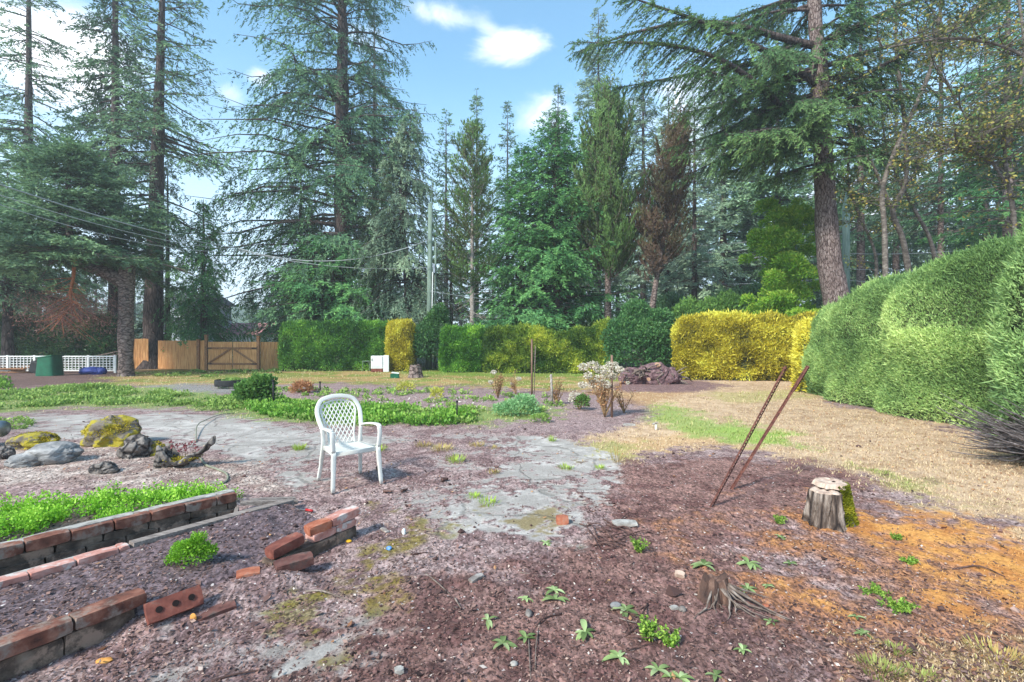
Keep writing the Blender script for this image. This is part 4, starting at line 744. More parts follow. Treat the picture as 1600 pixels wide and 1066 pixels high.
def mk_background():
    # two far kinds copied through the woods
    g = np.random.default_rng(8); far = []
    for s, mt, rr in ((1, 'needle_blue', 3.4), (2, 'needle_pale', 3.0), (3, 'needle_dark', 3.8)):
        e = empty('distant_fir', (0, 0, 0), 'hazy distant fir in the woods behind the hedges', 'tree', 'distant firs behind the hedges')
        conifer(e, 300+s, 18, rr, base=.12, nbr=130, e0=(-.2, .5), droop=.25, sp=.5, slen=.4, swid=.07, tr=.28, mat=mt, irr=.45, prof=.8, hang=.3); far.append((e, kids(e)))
    spots = [(395, 60, .5), (430, 48, .45), (455, 70, .7), (500, 62, .6), (560, 55, .6), (610, 66, .8), (655, 58, .75), (690, 44, .45), (720, 70, .9), (770, 48, .6), (800, 62, .85), (835, 70, 1.1), (890, 55, .9), (920, 40, .6), (965, 60, 1.2), (985, 42, .55),
             (1030, 66, 1.3), (1060, 50, .9), (1090, 42, .7), (1120, 58, 1.2), (1160, 48, 1.1), (1190, 64, 1.5), (1240, 50, 1.3), (1275, 60, 1.5), (1310, 42, 1.0), (1340, 52, 1.3), (1380, 45, 1.1), (1430, 50, 1.3), (1460, 40, .9), (1500, 46, 1.2), (1560, 42, 1.2), (1600, 50, 1.5), (1660, 44, 1.3),
             (20, 48, .8), (75, 42, .7), (120, 55, .8), (150, 44, .55), (210, 50, .55), (-60, 45, 1.0), (290, 46, .4), (330, 60, .5), (-160, 40, 1.), (1740, 36, 1.1)]
    lm = [(-60, 'the far left edge fir'), (45, 'the far left edge fir'), (185, 'the bent spruce'), (240, 'the thick dark trunk'), (318, 'the drooping hemlock'), (400, 'the cedar gate'), (470, 'the left side of the drooping cedar'), (535, 'the huge drooping cedar trunk'), (590, 'the slender pale trunk'), (635, 'the weeping cedar'), (672, 'the utility pole'), (738, 'the rusty cypress'), (815, 'the shorter green fir'), (868, 'the full bright green fir'), (950, 'the brown green cypress'), (1010, 'the leaning cypress'), (1085, 'the dead topped grey fir'), (1150, 'the overhead wires'), (1222, 'the lime cypress'), (1300, 'the big bare fir trunk'), (1384, 'the curving alder'), (1425, 'the forked alder'), (1470, 'the thin straight trunk'), (1540, 'the shaded fir'), (1600, 'the right edge fir'), (1700, 'the right edge fir')]
    seen = set()
    def dlabel(px, y, s):
        k = min(lm, key=lambda q: abs(q[0]-px)); side = 'just left of' if px < k[0]-8 else 'just right of' if px > k[0]+8 else 'straight behind'; t = ('tall' if s > 1.05 else 'mid height' if s > .7 else 'small')+' hazy fir far off, '+side+' '+k[1]
        if t in seen: t = t.replace('far off', 'farther in the woods' if y > 52 else 'nearer in the woods')
        if t in seen: return 'hazy distant fir in the woods behind the hedges'
        seen.add(t); return t
    for i, (px, y, s) in enumerate(spots):
        e, ch = far[i % 3]; lab = dlabel(px, y, s)
        if i < 3: e.location = TB(px, y); e.scale = (s, s, s); e.rotation_euler.z = i; e['label'] = lab
        else: copy_tree(e, TB(px, y), g.uniform(0, 6.3), (s*g.uniform(.9, 1.15),)*2+(s,), lab, ch=ch)
    # far slope
    n = 90; xs = np.linspace(-420, 420, n); V, Fc = [], []
    for j, (y, z) in enumerate([(95, -.2), (115, 3.5), (150, 8.5), (230, 13), (300, -1)]):
        for i, x in enumerate(xs): V.append((x*(1+j*.1), y+6*math.sin(i*.7), z*(1+.35*math.sin(i*.35+j)+.2*math.sin(i*1.3))-.2))
    for j in range(4):
        for i in range(n-1): a = j*n+i; Fc.append((a, a+1, a+n+1, a+n))
    o = npmesh('hills', np.array(V), np.array(Fc), surf('hill', [(60, 78, 58), (84, 102, 78), (104, 120, 96)], .25, bump=.8, dist=1), smooth=True); o['kind'] = 'structure'
mk_background()

# ------------------------------------------------------------------ solid builder for objects
class MB:
    def __init__(s): s.b = bmesh.new()
    def box(s, c, d, rot=None, bev=.004, rough=0., seed=0, seg=1, holes=None):
        t = bmesh.new(); bmesh.ops.create_cube(t, size=1); bmesh.ops.scale(t, vec=d, verts=t.verts)
        if rough: bmesh.ops.subdivide_edges(t, edges=t.edges[:], cuts=3, use_grid_fill=True)
        if bev and not rough: bmesh.ops.bevel(t, geom=t.edges[:], offset=bev, segments=seg, affect='EDGES', profile=.5)
        if rough:
            for v in t.verts:
                p = v.co; ex = [abs(abs(p[i])-d[i]/2) < 1e-5 for i in range(3)]
                n = sum(ex)
                if n == 3:
                    for i in range(3):
                        if ex[i]: v.co[i] -= math.copysign(bev*.6, p[i])
                v.co += Vector(mnoise.noise_vector(p*9+Vector((seed*3.1, seed, 0))))*rough
        s._add(t, c, rot)
    def _add(s, t, c, rot):
        m = Matrix.Translation(c)@(rot.to_4x4() if rot is not None else Matrix())
        t.transform(m); me = bpy.data.meshes.new('t'); t.to_mesh(me); t.free(); s.b.from_mesh(me); bpy.data.meshes.remove(me)
    def tube(s, pts, rad, seg=10, cap=True):
        V, Fc = tubes([(np.asarray(pts, float), rad)], seg); vs = [s.b.verts.new(v) for v in V]
        for f in Fc: s.b.faces.new([vs[i] for i in f])
        if cap: s.b.faces.new(vs[:seg][::-1]); s.b.faces.new(vs[-seg:])
    def sweep(s, pts, w, h, up=(0, 0, 1), seg=12, power=.5, cap=True):
        """rounded rectangular section swept along pts; w along side, h along up"""
        pts = np.asarray(pts, float); n = len(pts); T = unit(np.gradient(pts, axis=0)); up = np.broadcast_to(np.asarray(up, float), pts.shape)
        A = unit(np.cross(T, up)); B = unit(np.cross(A, T)); w = np.broadcast_to(w, (n,)); h = np.broadcast_to(h, (n,))
        a = (np.arange(seg)+.5)*2*np.pi/seg; ca = np.sign(np.cos(a))*np.abs(np.cos(a))**power; sa = np.sign(np.sin(a))*np.abs(np.sin(a))**power
        ring = pts[:, None]+A[:, None]*(ca[None]*w[:, None]/2)[..., None]+B[:, None]*(sa[None]*h[:, None]/2)[..., None]
        vs = [[s.b.verts.new(v) for v in r] for r in ring]
        for i in range(n-1):
            for j in range(seg): s.b.faces.new([vs[i][j], vs[i][(j+1) % seg], vs[i+1][(j+1) % seg], vs[i+1][j]])
        if cap: s.b.faces.new(vs[0][::-1]); s.b.faces.new(vs[-1])
    def rock(s, c, r, seed=0, rough=.35, cuts=3, rot=None, flat=0.):
        t = bmesh.new(); bmesh.ops.create_icosphere(t, subdivisions=cuts+1, radius=1)
        for v in t.verts:
            p = v.co.normalized(); q = p*1.1+Vector((seed*7.3, seed*1.7, seed))
            k = 1+rough*mnoise.noise(q)+rough*.45*mnoise.noise(q*2.3)+rough*.35*abs(mnoise.noise(q*5))-rough*.18*mnoise.noise(q*11)
            k = min(k, 1+rough*.35); v.co = Vector((p.x*r[0]*k, p.y*r[1]*k, p.z*r[2]*k))
        s._add(t, c, rot)
    def grid(s, fn, nu, nv, close=False):
        vs = [[s.b.verts.new(fn(i/(nu-1), j/(nv-1))) for j in range(nv)] for i in range(nu)]
        for i in range(nu-1):
            for j in range(nv-1): s.b.faces.new([vs[i][j], vs[i+1][j], vs[i+1][j+1], vs[i][j+1]])
        return vs
    def build(s, name, mat, parent=None, smooth=False, loc=None):
        me = bpy.data.meshes.new(name); bmesh.ops.recalc_face_normals(s.b, faces=s.b.faces[:]); s.b.to_mesh(me); s.b.free()
        if smooth:
            me.polygons.foreach_set('use_smooth', [True]*len(me.polygons))
        me.materials.append(M[mat] if isinstance(mat, str) else mat); o = bpy.data.objects.new(name, me); link(o, parent)
        if loc is not None: o.location = loc
        return o
def gz(x, y): return float(gsample('Z', np.array([x]), np.array([y]))[0])
def GG(px, py):
    v = G(px, py); 
    for _ in range(5): z = gz(v.x, v.y); v = G(px, py, z)
    v.z = gz(v.x, v.y); return v
def RZ(a): return Matrix.Rotation(a, 3, 'Z')
def RX(a): return Matrix.Rotation(a, 3, 'X')
def RY(a): return Matrix.Rotation(a, 3, 'Y')

M['plastic'] = surf('plastic', [(204, 202, 195), (218, 216, 210)], 3, rough=.42, bump=.05, spec=.45, spots=((190, 186, 174), 5, .6, .8))
M['rust'] = surf('rust', [(60, 36, 34), (98, 60, 52), (132, 88, 74)], 30, rough=.85, bump=.5, dist=.003)
M['brick'] = surf('brick', [(70, 46, 40), (122, 76, 62), (160, 116, 98)], 11, rough=.9, bump=.8, dist=.008, spots=((138, 122, 112), 8, .48, .64))
M['brick_red'] = surf('brick_red', [(88, 50, 44), (120, 68, 58), (146, 90, 76)], 12, rough=.9, bump=.6, dist=.005, spots=((120, 92, 82), 16, .55, .7))
M['brick_pink'] = surf('brick_pink', [(160, 100, 88), (188, 134, 122), (206, 164, 154)], 14, rough=.9, bump=.6, dist=.005, spots=((196, 186, 180), 9, .5, .62))
M['mortar'] = surf('mortar', [(122, 116, 110), (158, 152, 146), (186, 182, 176)], 18, rough=.95, bump=.8, dist=.008)
M['ston'] = surf('ston', [(56, 46, 42), (96, 80, 70), (142, 124, 110)], 9, rough=.95, bump=1, dist=.02, spots=((150, 124, 108), 6, .52, .62))
M['rock'] = surf('rock', [(56, 52, 52), (110, 102, 98), (156, 148, 142)], 5, rough=.95, bump=1, dist=.03, vor=7)
M['rock_moss'] = surf('rock_moss', [(60, 54, 50), (112, 102, 92), (152, 142, 126)], 6, rough=.95, bump=1, dist=.03, spots=((152, 138, 44), 4.5, .44, .52))
M['boulder'] = surf('boulder', [(74, 74, 76), (132, 130, 130), (186, 182, 180)], 4, (1, 1, 3.2), rough=.9, bump=.8, dist=.02)
M['moss'] = leafmat('moss', [(72, 80, 18), (126, 132, 34), (178, 170, 56)], k=1.)
M['moss_solid'] = surf('moss_solid', [(70, 72, 20), (122, 120, 34), (164, 154, 50)], 16, rough=1, bump=1, dist=.02)
M['wood_cut'] = surf('wood_cut', [(140, 116, 104), (184, 160, 144), (212, 192, 176)], 14, rough=.85, bump=.3)
M['plank'] = surf('plank', [(92, 82, 78), (132, 120, 114), (166, 154, 146)], 8, (1, 8, 8), rough=.9, bump=.5, dist=.004)
M['cedar'] = surf('cedar', [(166, 112, 70), (208, 150, 98), (230, 182, 130)], 3.5, (6, 6, .6), rough=.8, bump=.3, dist=.006, tintmix=False)
M['cedar_dark'] = surf('cedar_dark', [(110, 76, 54), (146, 104, 74), (168, 126, 92)], 3.5, (4, 4, 4), rough=.8)
M['white_paint'] = surf('white_paint', [(206, 208, 208), (228, 229, 228)], 4, rough=.5, bump=.1, spots=((176, 172, 164), 3, .58, .75))
M['black'] = surf('black', [(24, 24, 26), (44, 44, 46)], 12, rough=.6)
M['metal'] = surf('metal', [(120, 124, 130), (168, 172, 178)], 6, (1, 4, 1), rough=.38, metal=.8, bump=.1)
M['bin_green'] = surf('bin_green', [(14, 74, 52), (24, 100, 72)], 4, rough=.5)
M['blue'] = surf('blue', [(34, 48, 116), (56, 74, 150)], 6, rough=.6, bump=.6, dist=.03)
M['pole'] = surf('pole', [(84, 102, 92), (112, 130, 118), (140, 152, 140)], 3, (3, 3, .4), rough=.85, bump=.3)
M['wire'] = surf('wire', [(150, 156, 160), (176, 180, 184)], 3, rough=.5)
M['wire_dark'] = surf('wire_dark', [(50, 50, 52), (80, 80, 82)], 3, rough=.6)
M['hose'] = surf('hose', [(110, 112, 96), (140, 140, 122)], 6, rough=.5)

def chair():
    b = G(545, 754); f = Vector((.62, -.78)).normalized(); e = empty('plastic_chair', (b.x, b.y, gz(b.x, b.y)+.004), 'white plastic garden armchair with lattice back standing on the paving', 'chair', rz=math.atan2(f.x, -f.y)); e.scale = (.94, .94, .94)
    # local: -y is forward, x right; seat height .42
    SH = .415
    m = MB()
    def seat(u, v):      # u 0 front 1 rear
        y = -.235+.46*u; w = (.485-.06*u); x = (v-.5)*w; z = SH+.012*math.cos(u*3.1)*0-.018*math.sin(math.pi*u)*math.sin(math.pi*v)-.035*max(0, .12-u)**1*8*max(0, .12-u)*8*.5
        return Vector((x, y, z-.01*u))
    g = m.grid(seat, 16, 12); 
    bmesh.ops.recalc_face_normals(m.b, faces=m.b.faces[:]); r = bmesh.ops.extrude_face_region(m.b, geom=m.b.faces[:]); bmesh.ops.translate(m.b, vec=(0, 0, -.012), verts=[q for q in r['geom'] if isinstance(q, bmesh.types.BMVert)])
    m.sweep([(-.2425, -.236, SH-.025), (.2425, -.236, SH-.025)], .014, .05); 
    for sx in (-1, 1): m.sweep([(sx*.242, -.23, SH-.024), (sx*.212, .225, SH-.03)], .012, .046)
    m.sweep([(-.21, .226, SH-.03), (.21, .226, SH-.03)], .012, .046)
    m.build('seat', 'plastic', e, True)
    def bk(x, t):        # back surface: t 0 seat -> 1 top
        return np.array([x, .215+.17*t+.02*t*t-.055*(1-(x/.23)**2)*(-.6)*0-.25*(x*x), SH-.02+.50*t])
    wid = lambda t: np.interp(t, [0, .25, .5, .75, .88, .96, 1], [.145, .150, .178, .205, .190, .130, .03])
    m = MB(); t = np.linspace(0, .995, 22)
    out = [bk(-wid(q), q) for q in t]+[bk(wid(q), q) for q in t[::-1]]; m.sweep(smoothpath(out, 2), .020, .016, up=(0, -1, .3)); m.sweep([bk(-.14, 0.01), bk(0, 0.005), bk(.14, 0.01)], .03, .014, up=(0, -1, .3))
    for sgn in (-1, 1):
        for k in range(-13, 14):
            c = k*.049; pts = []
            for q in np.linspace(0.01, .985, 60):
                x = sgn*(q*.5*.62-.15)+c
                if abs(x) < wid(q)-.002: pts.append(bk(x, q))
            if len(pts) > 3: m.sweep(pts[::2]+[pts[-1]], .0135, .006+.001*(sgn > 0), up=(0, -1, .3), seg=6)
    m.build('backrest', 'plastic', e, True)
    # arch rim running down into the arms
    m = MB(); arch = [(-.225, .235, .60), (-.245, .30, .70), (-.245, .355, .80), (-.19, .395, .90), (-.09, .405, .935), (0, .408, .943), (.09, .405, .935), (.19, .395, .90), (.245, .355, .80), (.245, .30, .70), (.225, .235, .60)]
    arch = [(x, y-.015, z) for x, y, z in arch]; p = smoothpath(arch, 6); m.sweep(p, .05, .022, up=(0, -1, .35)); m.build('back_rim', 'plastic', e, True)
    for sx in (-1, 1):
        m = MB(); a = smoothpath([(sx*.225, .225, .605), (sx*.265, .12, .625), (sx*.285, -.02, .64), (sx*.28, -.16, .645), (sx*.262, -.235, .632)], 6); m.sweep(a, np.interp(np.linspace(0, 1, len(a)), [0, .5, 1], [.04, .058, .05]), .022)
        m.sweep(smoothpath([(sx*.262, -.232, .632), (sx*.262, -.245, .55), (sx*.25, -.238, .41)], 5), .045, .03, up=(0, -1, 0)); m.build('armrest', 'plastic', e, True)
        m = MB(); m.sweep(smoothpath([(sx*.245, -.235, .42), (sx*.256, -.255, .2), (sx*.268, -.275, 0.0)], 4), [.052]*4+[.044]*4+[.036], .034, up=(0, -1, 0)); m.build('leg', 'plastic', e, True)
        m = MB(); m.sweep(smoothpath([(sx*.225, .225, .60), (sx*.214, .215, .42), (sx*.228, .25, .2), (sx*.245, .295, 0.0)], 4), [.04]*4+[.05]*4+[.04]*4+[.034], .030, up=(0, -1, 0)); m.build('leg', 'plastic', e, True)
chair()

def stakes():
    a0, a1 = GG(1112, 791), P(1228, 574, 4.55); e = empty('steel_stake', a0, 'rusty perforated steel stake leaning right, the taller left one of the crossed pair', 'stake')
    d = a1-a0; L = d.length; u = np.linspace(-.03, 1, 44); m = MB(); side = d.cross(Vector((0, 1, 0))).normalized(); fr = side.cross(d).normalized()
    w = .030
    for s_ in (-1, 1): m.sweep([tuple(d*t+side*(s_*w*.36)) for t in (u[0], u[-1])], .010, .005, up=tuple(fr))
    for k in range(1, 44): m.sweep([tuple(d*(k/43)-side*w*.36), tuple(d*(k/43)+side*w*.36)], .0135, .004, up=tuple(fr), seg=6)
    m.sweep([tuple(d*t+side*(w*.5)-fr*.012) for t in (u[0], u[-1])], .004, .03, up=tuple(fr)); m.build('angle_bar', 'rust', e)
    m = MB(); m.sweep([tuple(d*.985-side*.02), tuple(d*.985+side*.03)], .01, .02, up=tuple(fr)); m.build('bolt', 'rust', e)
    b0, b1 = GG(1143, 764), P(1262, 572, 5.1); e = empty('steel_stake', b0, 'plain dark rusty stake leaning right beside the perforated one', 'stake'); d = b1-b0; side = d.cross(Vector((0, 1, 0))).normalized(); fr = side.cross(d).normalized()
    m = MB(); m.sweep([tuple(d*t) for t in (-.03, 1)], .034, .005, up=tuple(fr)); m.sweep([tuple(d*t-fr*.014) for t in (-.03, 1)], .006, .026, up=tuple(fr)); m.build('t_bar', 'rust', e)
    m = MB(); m.sweep([tuple(d*.8-side*.022), tuple(d*1.0-side*.022)], .005, .012, up=tuple(fr)); m.build('hook', 'rust', e)
stakes()

def stump():
    b = GG(1312, 829); b.y += .17; e = empty('tree_stump', b, 'stepped tree stump with grey bark and a mossy right side', 'stump'); e.scale = (.93, .93, .9)
    g = np.random.default_rng(2)
    def body(cx, cy, r0, r1, h, seed, tilt=0., elong=1.):
        m = MB(); n = 90; rows = 24
        def fn(i, j):
            a = j*2*np.pi; z = i*h; k = (r0+(r1-r0)*i**.6)*(1+.16*(vn(np.array([[math.cos(a)*2.4, math.sin(a)*2.4, .25*z/h+seed]]), 1, seed)[0]-.5)*2+.10*(vn(np.array([[math.cos(a)*7, math.sin(a)*7, .8*z/h+seed]]), 1, 3)[0]-.5)*2+.12*(1-i)**3*math.cos(a*5+seed)-.16*max(0, 1-abs(((a*2.2+.3*math.sin(i*5)+seed)%2.0)-1)*5.5)+.05*(vn(np.array([[math.cos(a)*16, math.sin(a)*16, 2*z/h+seed]]), 1, 8)[0]-.5))
            return Vector((cx+k*math.cos(a)*elong, cy+k*math.sin(a), z*(1+tilt*math.cos(a))-.03*(1-i)))
        vs = m.grid(fn, rows, n); return m, [v.co.copy() for v in vs[-1]]
    m, top = body(-.035, -.04, .185, .125, .30, 1); m.build('trunk', 'bark_stump', e, False)
    m, top2 = body(.085, .06, .19, .12, .345, 5, elong=1.); m.build('trunk', 'bark_dark', e, False)
    for t, h, sc in ((top, .305, 1.0), (top2, .355, 1.16)):
        m = MB(); c = sum(t, Vector())/len(t); n = len(t)
        def disc(i, j): k = int(round(j*(n-1))) % n; p = c.lerp(t[k], i*sc); return Vector((p.x, p.y, h+.006*math.sin(i*9+j*3)-.03*(i > .99)))
        m.grid(disc, 9, n); m.build('cut_face', 'wood_cut', e, False)
    n = 5200; a = g.uniform(-1.75, 1.2, n); z = g.random(n)**.8*.34; r = .195-.075*(z/.34)**.6+g.uniform(-.008, .014, n); x = .085+r*np.cos(a); y = .06+r*np.sin(a); k = (x > .07+.02*np.sin(z*30)); x, y, z, a = x[k], y[k], z[k], a[k]; n = len(x)
    V, Fc = leaves(np.c_[x, y, z], np.c_[np.cos(a), np.sin(a), .6+g.random(n)]+g.normal(0, .5, (n, 3)), g.normal(0, 1, (n, 3)), g.uniform(.012, .028, n), .006)
    npmesh('moss', V, Fc, M['moss'], e, tint=rep4(np.clip(fbm(np.c_[x, y, z], 14, 2)*1.6-.3, 0, 1)))
    # little rooty stump
    b = GG(1117, 936); e = empty('root_stump', b, 'small splintered stump with thin roots spreading over the mulch', 'stump'); m = MB()
    def fn(i, j): a = j*2*np.pi; k = (.085-.03*i)*(1+.35*mnoise.noise(Vector((math.cos(a)*2, math.sin(a)*2, i*.6)))); return Vector((k*math.cos(a)*1.15, k*math.sin(a), i*.13+.07*mnoise.noise(Vector((a*1.3, 0, 3)))*i-.01))
    t = m.grid(fn, 8, 30); c = m.b.verts.new((0, 0, .10)); 
    for j in range(29): m.b.faces.new([t[-1][j], t[-1][j+1], c])
    m.build('trunk', 'stump_wood', e); m = MB()
    for i in range(17):
        a = g.uniform(-2.2, .5) if i < 13 else g.uniform(0, 6.28); l = g.uniform(.04, .36); q = np.linspace(0, 1, 7); r0 = .07; p = np.c_[np.cos(a+.4*q*g.normal())*(r0+l*q), np.sin(a+.4*q*g.normal())*(r0*.8+l*.75*q), .085*(1-q)**2+.004]
        m.tube(p+np.c_[g.normal(0, .006, (7, 2))*(q[:, None] > .2), np.zeros(7)], (.0035+.006*g.random())*(1-q)+.0018, 5)
    m.build('root', 'twig', e, True)
M['bark_stump'] = surf('bark_stump', [(42, 34, 32), (92, 78, 70), (164, 150, 140)], 7, (2, 2, .6), bump=1, dist=.03, vor=4)
M['stump_wood'] = surf('stump_wood', [(50, 38, 36), (88, 66, 58), (136, 108, 94)], 20, (1, 1, .3), bump=1, dist=.01)
stump()

def brick_rows(e, name, A, B, zt0, zt1, w, h, blen, seed, mat, off=0., inset=0., gap=.01, rough=.0035):
    """bricks laid end to end from A to B with their tops following zt0..zt1"""
    g = random.Random(seed); d = (B-A); L = d.length; u = d/L; nrm = Vector((u.y, -u.x)); x = 0; m = MB(); k = 0; ang = math.atan2(u.y, u.x)
    if nrm.y > 0: nrm = -nrm
    while x < L-.04:
        l = min(blen*g.uniform(.9, 1.08), L-x); t = (x+l/2)/L; c = A+u*(x+l/2)+nrm*(off+g.uniform(-.004, .004)); z = zt0+(zt1-zt0)*t+g.uniform(-.004, .004)
        rot = RZ(ang+g.uniform(-.02, .02))@RY(-math.atan2(zt1-zt0, L)+g.uniform(-.02, .02)); m.box((c.x, c.y, z-h/2), (l-gap, w, h), rot, bev=.007, rough=rough, seed=seed*31+k); x += l; k += 1
    return m.build(name, mat, e)
def planter():
    e = empty('planter_wall', (0, 0, 0), 'long low brick topped stone wall holding the bed of bright green plants', 'wall')
    A, B = W1a-(W1b-W1a)*.35, W1b
    brick_rows(e, 'brick_coping', A, B, .235, .20, .10, .07, .235, 1, 'brick')
    brick_rows(e, 'mortar_cap', A+Vector((-.035, .04)), B+Vector((-.035, .04)), .238, .203, .085, .05, .6, 9, 'mortar', gap=0)
    brick_rows(e, 'stone_course', A+Vector((-.006, .008)), B+Vector((-.006, .008)), .163, .128, .09, .062, .27, 2, 'ston', gap=.012, rough=.006)
    brick_rows(e, 'stone_course', A+Vector((0, -.004)), B+Vector((0, -.004)), .10, .068, .1, .11, .22, 3, 'ston', off=0, gap=.014, rough=.007)
    e = empty('brick_edging', (0, 0, 0), 'flush row of old red bricks between the trench and the soil bed', 'edging')
    d = (W2b-W2a); C = W2a+d*.62
    brick_rows(e, 'brick_row', W2a-d*.3, C, .178, .140, .095, .075, .225, 4, 'brick_pink'); 
    brick_rows(e, 'mortar_joint', W2a-d*.3+Vector((-.02, .02)), C+Vector((-.02, .02)), .165, .128, .10, .08, 1., 5, 'mortar', gap=0)
    def plank(label, p, q, w, h, z0, z1):
        e = empty('plank', (p.x, p.y, z0), label, 'plank'); d = q-p; m = MB(); m.box((d.x/2, d.y/2, (z1-z0)/2), (d.length, w, h), RZ(math.atan2(d.y, d.x))@RY(-math.atan2(z1-z0, d.length)), bev=.004, rough=.002); m.build('board', 'plank', e)
    plank('long weathered board continuing the brick edging', C+d*.005, W2b+Vector((.0, .0)), .08, .06, .112, .075)
    plank('thin grey board running from the wall end to the edging', W1b+Vector((.06, -.02)), Vector((-1.93, 4.36)), .05, .035, .105, .05)
    plank('second grey board parallel behind the first at the trench end', W1b+Vector((.10, .06)), Vector((-2.0, 4.46)), .05, .03, .10, .045)
    plank('short board standing across the end of the trench', W1b+Vector((.05, -.05)), W1b+Vector((.16, -.28)), .03, .07, .05, .05)
    # near wall
    e = empty('planter_wall', (0, 0, 0), 'near brick and stone wall at the lower left corner', 'wall'); d = W3b-W3a
    A = W3b-d*.80; brick_rows(e, 'brick_coping', A, W3b, .165, .165, .105, .062, .33, 6, 'brick', rough=.003); brick_rows(e, 'brick_coping', W3a-d*.2, A-d.normalized()*.03, .178, .17, .12, .07, .3, 7, 'brick')
    brick_rows(e, 'stone_course', W3a-d*.2+Vector((-.01, 0)), W3b+Vector((-.012, -.01)), .10, .10, .10, .13, .3, 8, 'ston', gap=.008, rough=.010)
    # broken wall stub
    e = empty('broken_wall', (0, 0, 0), 'broken stub of stone wall under three loose bricks', 'wall')
    brick_rows(e, 'stone_course', W4a+Vector((-.04, -.06)), W4b, .075, .085, .12, .11, .5, 10, 'ston', gap=.006, rough=.012)
    brick_rows(e, 'brick_course', W4a+(W4b-W4a)*.38, W4b+Vector((.0, 0)), .135, .14, .10, .055, .2, 11, 'brick_pink')
    def brick(label, p, rz, rx=0, ry=0, l=.21, w=.1, h=.062, mat='brick_red', holes=0, kind='brick'):
        e = empty(kind, p, label, 'brick'); m = MB(); rot = RZ(rz)@RX(rx)@RY(ry); m.box((0, 0, 0), (l, w, h), rot, bev=.007, rough=.0035, seed=int(p[0]*100)); m.build('clay_block', mat, e)
        if holes:
            for k in range(holes):
                m = MB(); c = Vector(((k-(holes-1)/2)*l*.29, 0, h/2+.0055)); t = [rot@(c+Vector((.016*math.cos(a), .016*math.sin(a), 0))) for a in np.linspace(0, 6.283, 20, endpoint=False)]
                c2 = [rot@(c+Vector((.016*math.cos(a), .016*math.sin(a), -.0005))) for a in np.linspace(0, 6.283, 20, endpoint=False)]
                vs = [m.b.verts.new(v) for v in t]; m.b.faces.new(vs); m.build('hole', 'hole', e)  # flat dark disc on the face, painted as the shade inside a hole
    a4 = math.atan2((W4b-W4a).y, (W4b-W4a).x)
    P4 = lambda t, z, o=0: Vector((W4a.x+(W4b-W4a).x*t+o, W4a.y+(W4b-W4a).y*t, z))
    brick('red brick tilted at the left end of the broken wall', P4(.10, .125, -.01), a4, 0, -.12, .23, .10, .065)
    brick('orange red brick chunk in the middle of the broken wall', P4(.50, .168), a4-.2, 0, -.1, .16, .1, .062, 'brick_orange')
    brick('pale pink brick on top of the right end of the broken wall', P4(.85, .175), a4, 0, -.03, .26, .095, .062, 'brick_pink')
    p = GG(455, 893); brick('dark brown brick lying flat in front of the broken wall', p+Vector((0, .04, .035)), .62, .1, -.06, .22, .1, .062, 'brick_dark')
    p = GG(268, 966); brick('long red brick with three holes leaning on edge beside the near wall', p+Vector((-.005, .03, .058)), .92, 1.0, -.06, .25, .105, .042, 'brick_red', 3)
    p = GG(330, 950); brick('thin dark tile half buried right of the holed brick', p+Vector((0, .03, .012)), .75, .15, -.1, .2, .07, .03, 'brick_dark')
    p = GG(388, 897); brick('flat orange red brick fragment sunk in the soil', p+Vector((0, 0, .004)), .5, 0, 0, .13, .1, .03, 'brick_orange')
    p = GG(879, 820); brick('small orange brown brick piece near the pale stone slab', p+Vector((0, .03, .028)), .05, 0, 0, .095, .07, .062, 'brick_orange')
M['hole'] = surf('hole', [(24, 14, 12), (34, 20, 18)], 5)  # shade colour of the flat discs drawn in place of brick holes
M['brick_orange'] = surf('brick_orange', [(132, 72, 54), (164, 98, 74), (184, 126, 102)], 12, rough=.9, bump=.6, dist=.005, spots=((150, 110, 96), 14, .55, .7))
M['brick_dark'] = surf('brick_dark', [(70, 44, 42), (104, 68, 62), (128, 90, 82)], 12, rough=.9, bump=.6, dist=.005, spots=((84, 70, 66), 10, .5, .65))
planter()

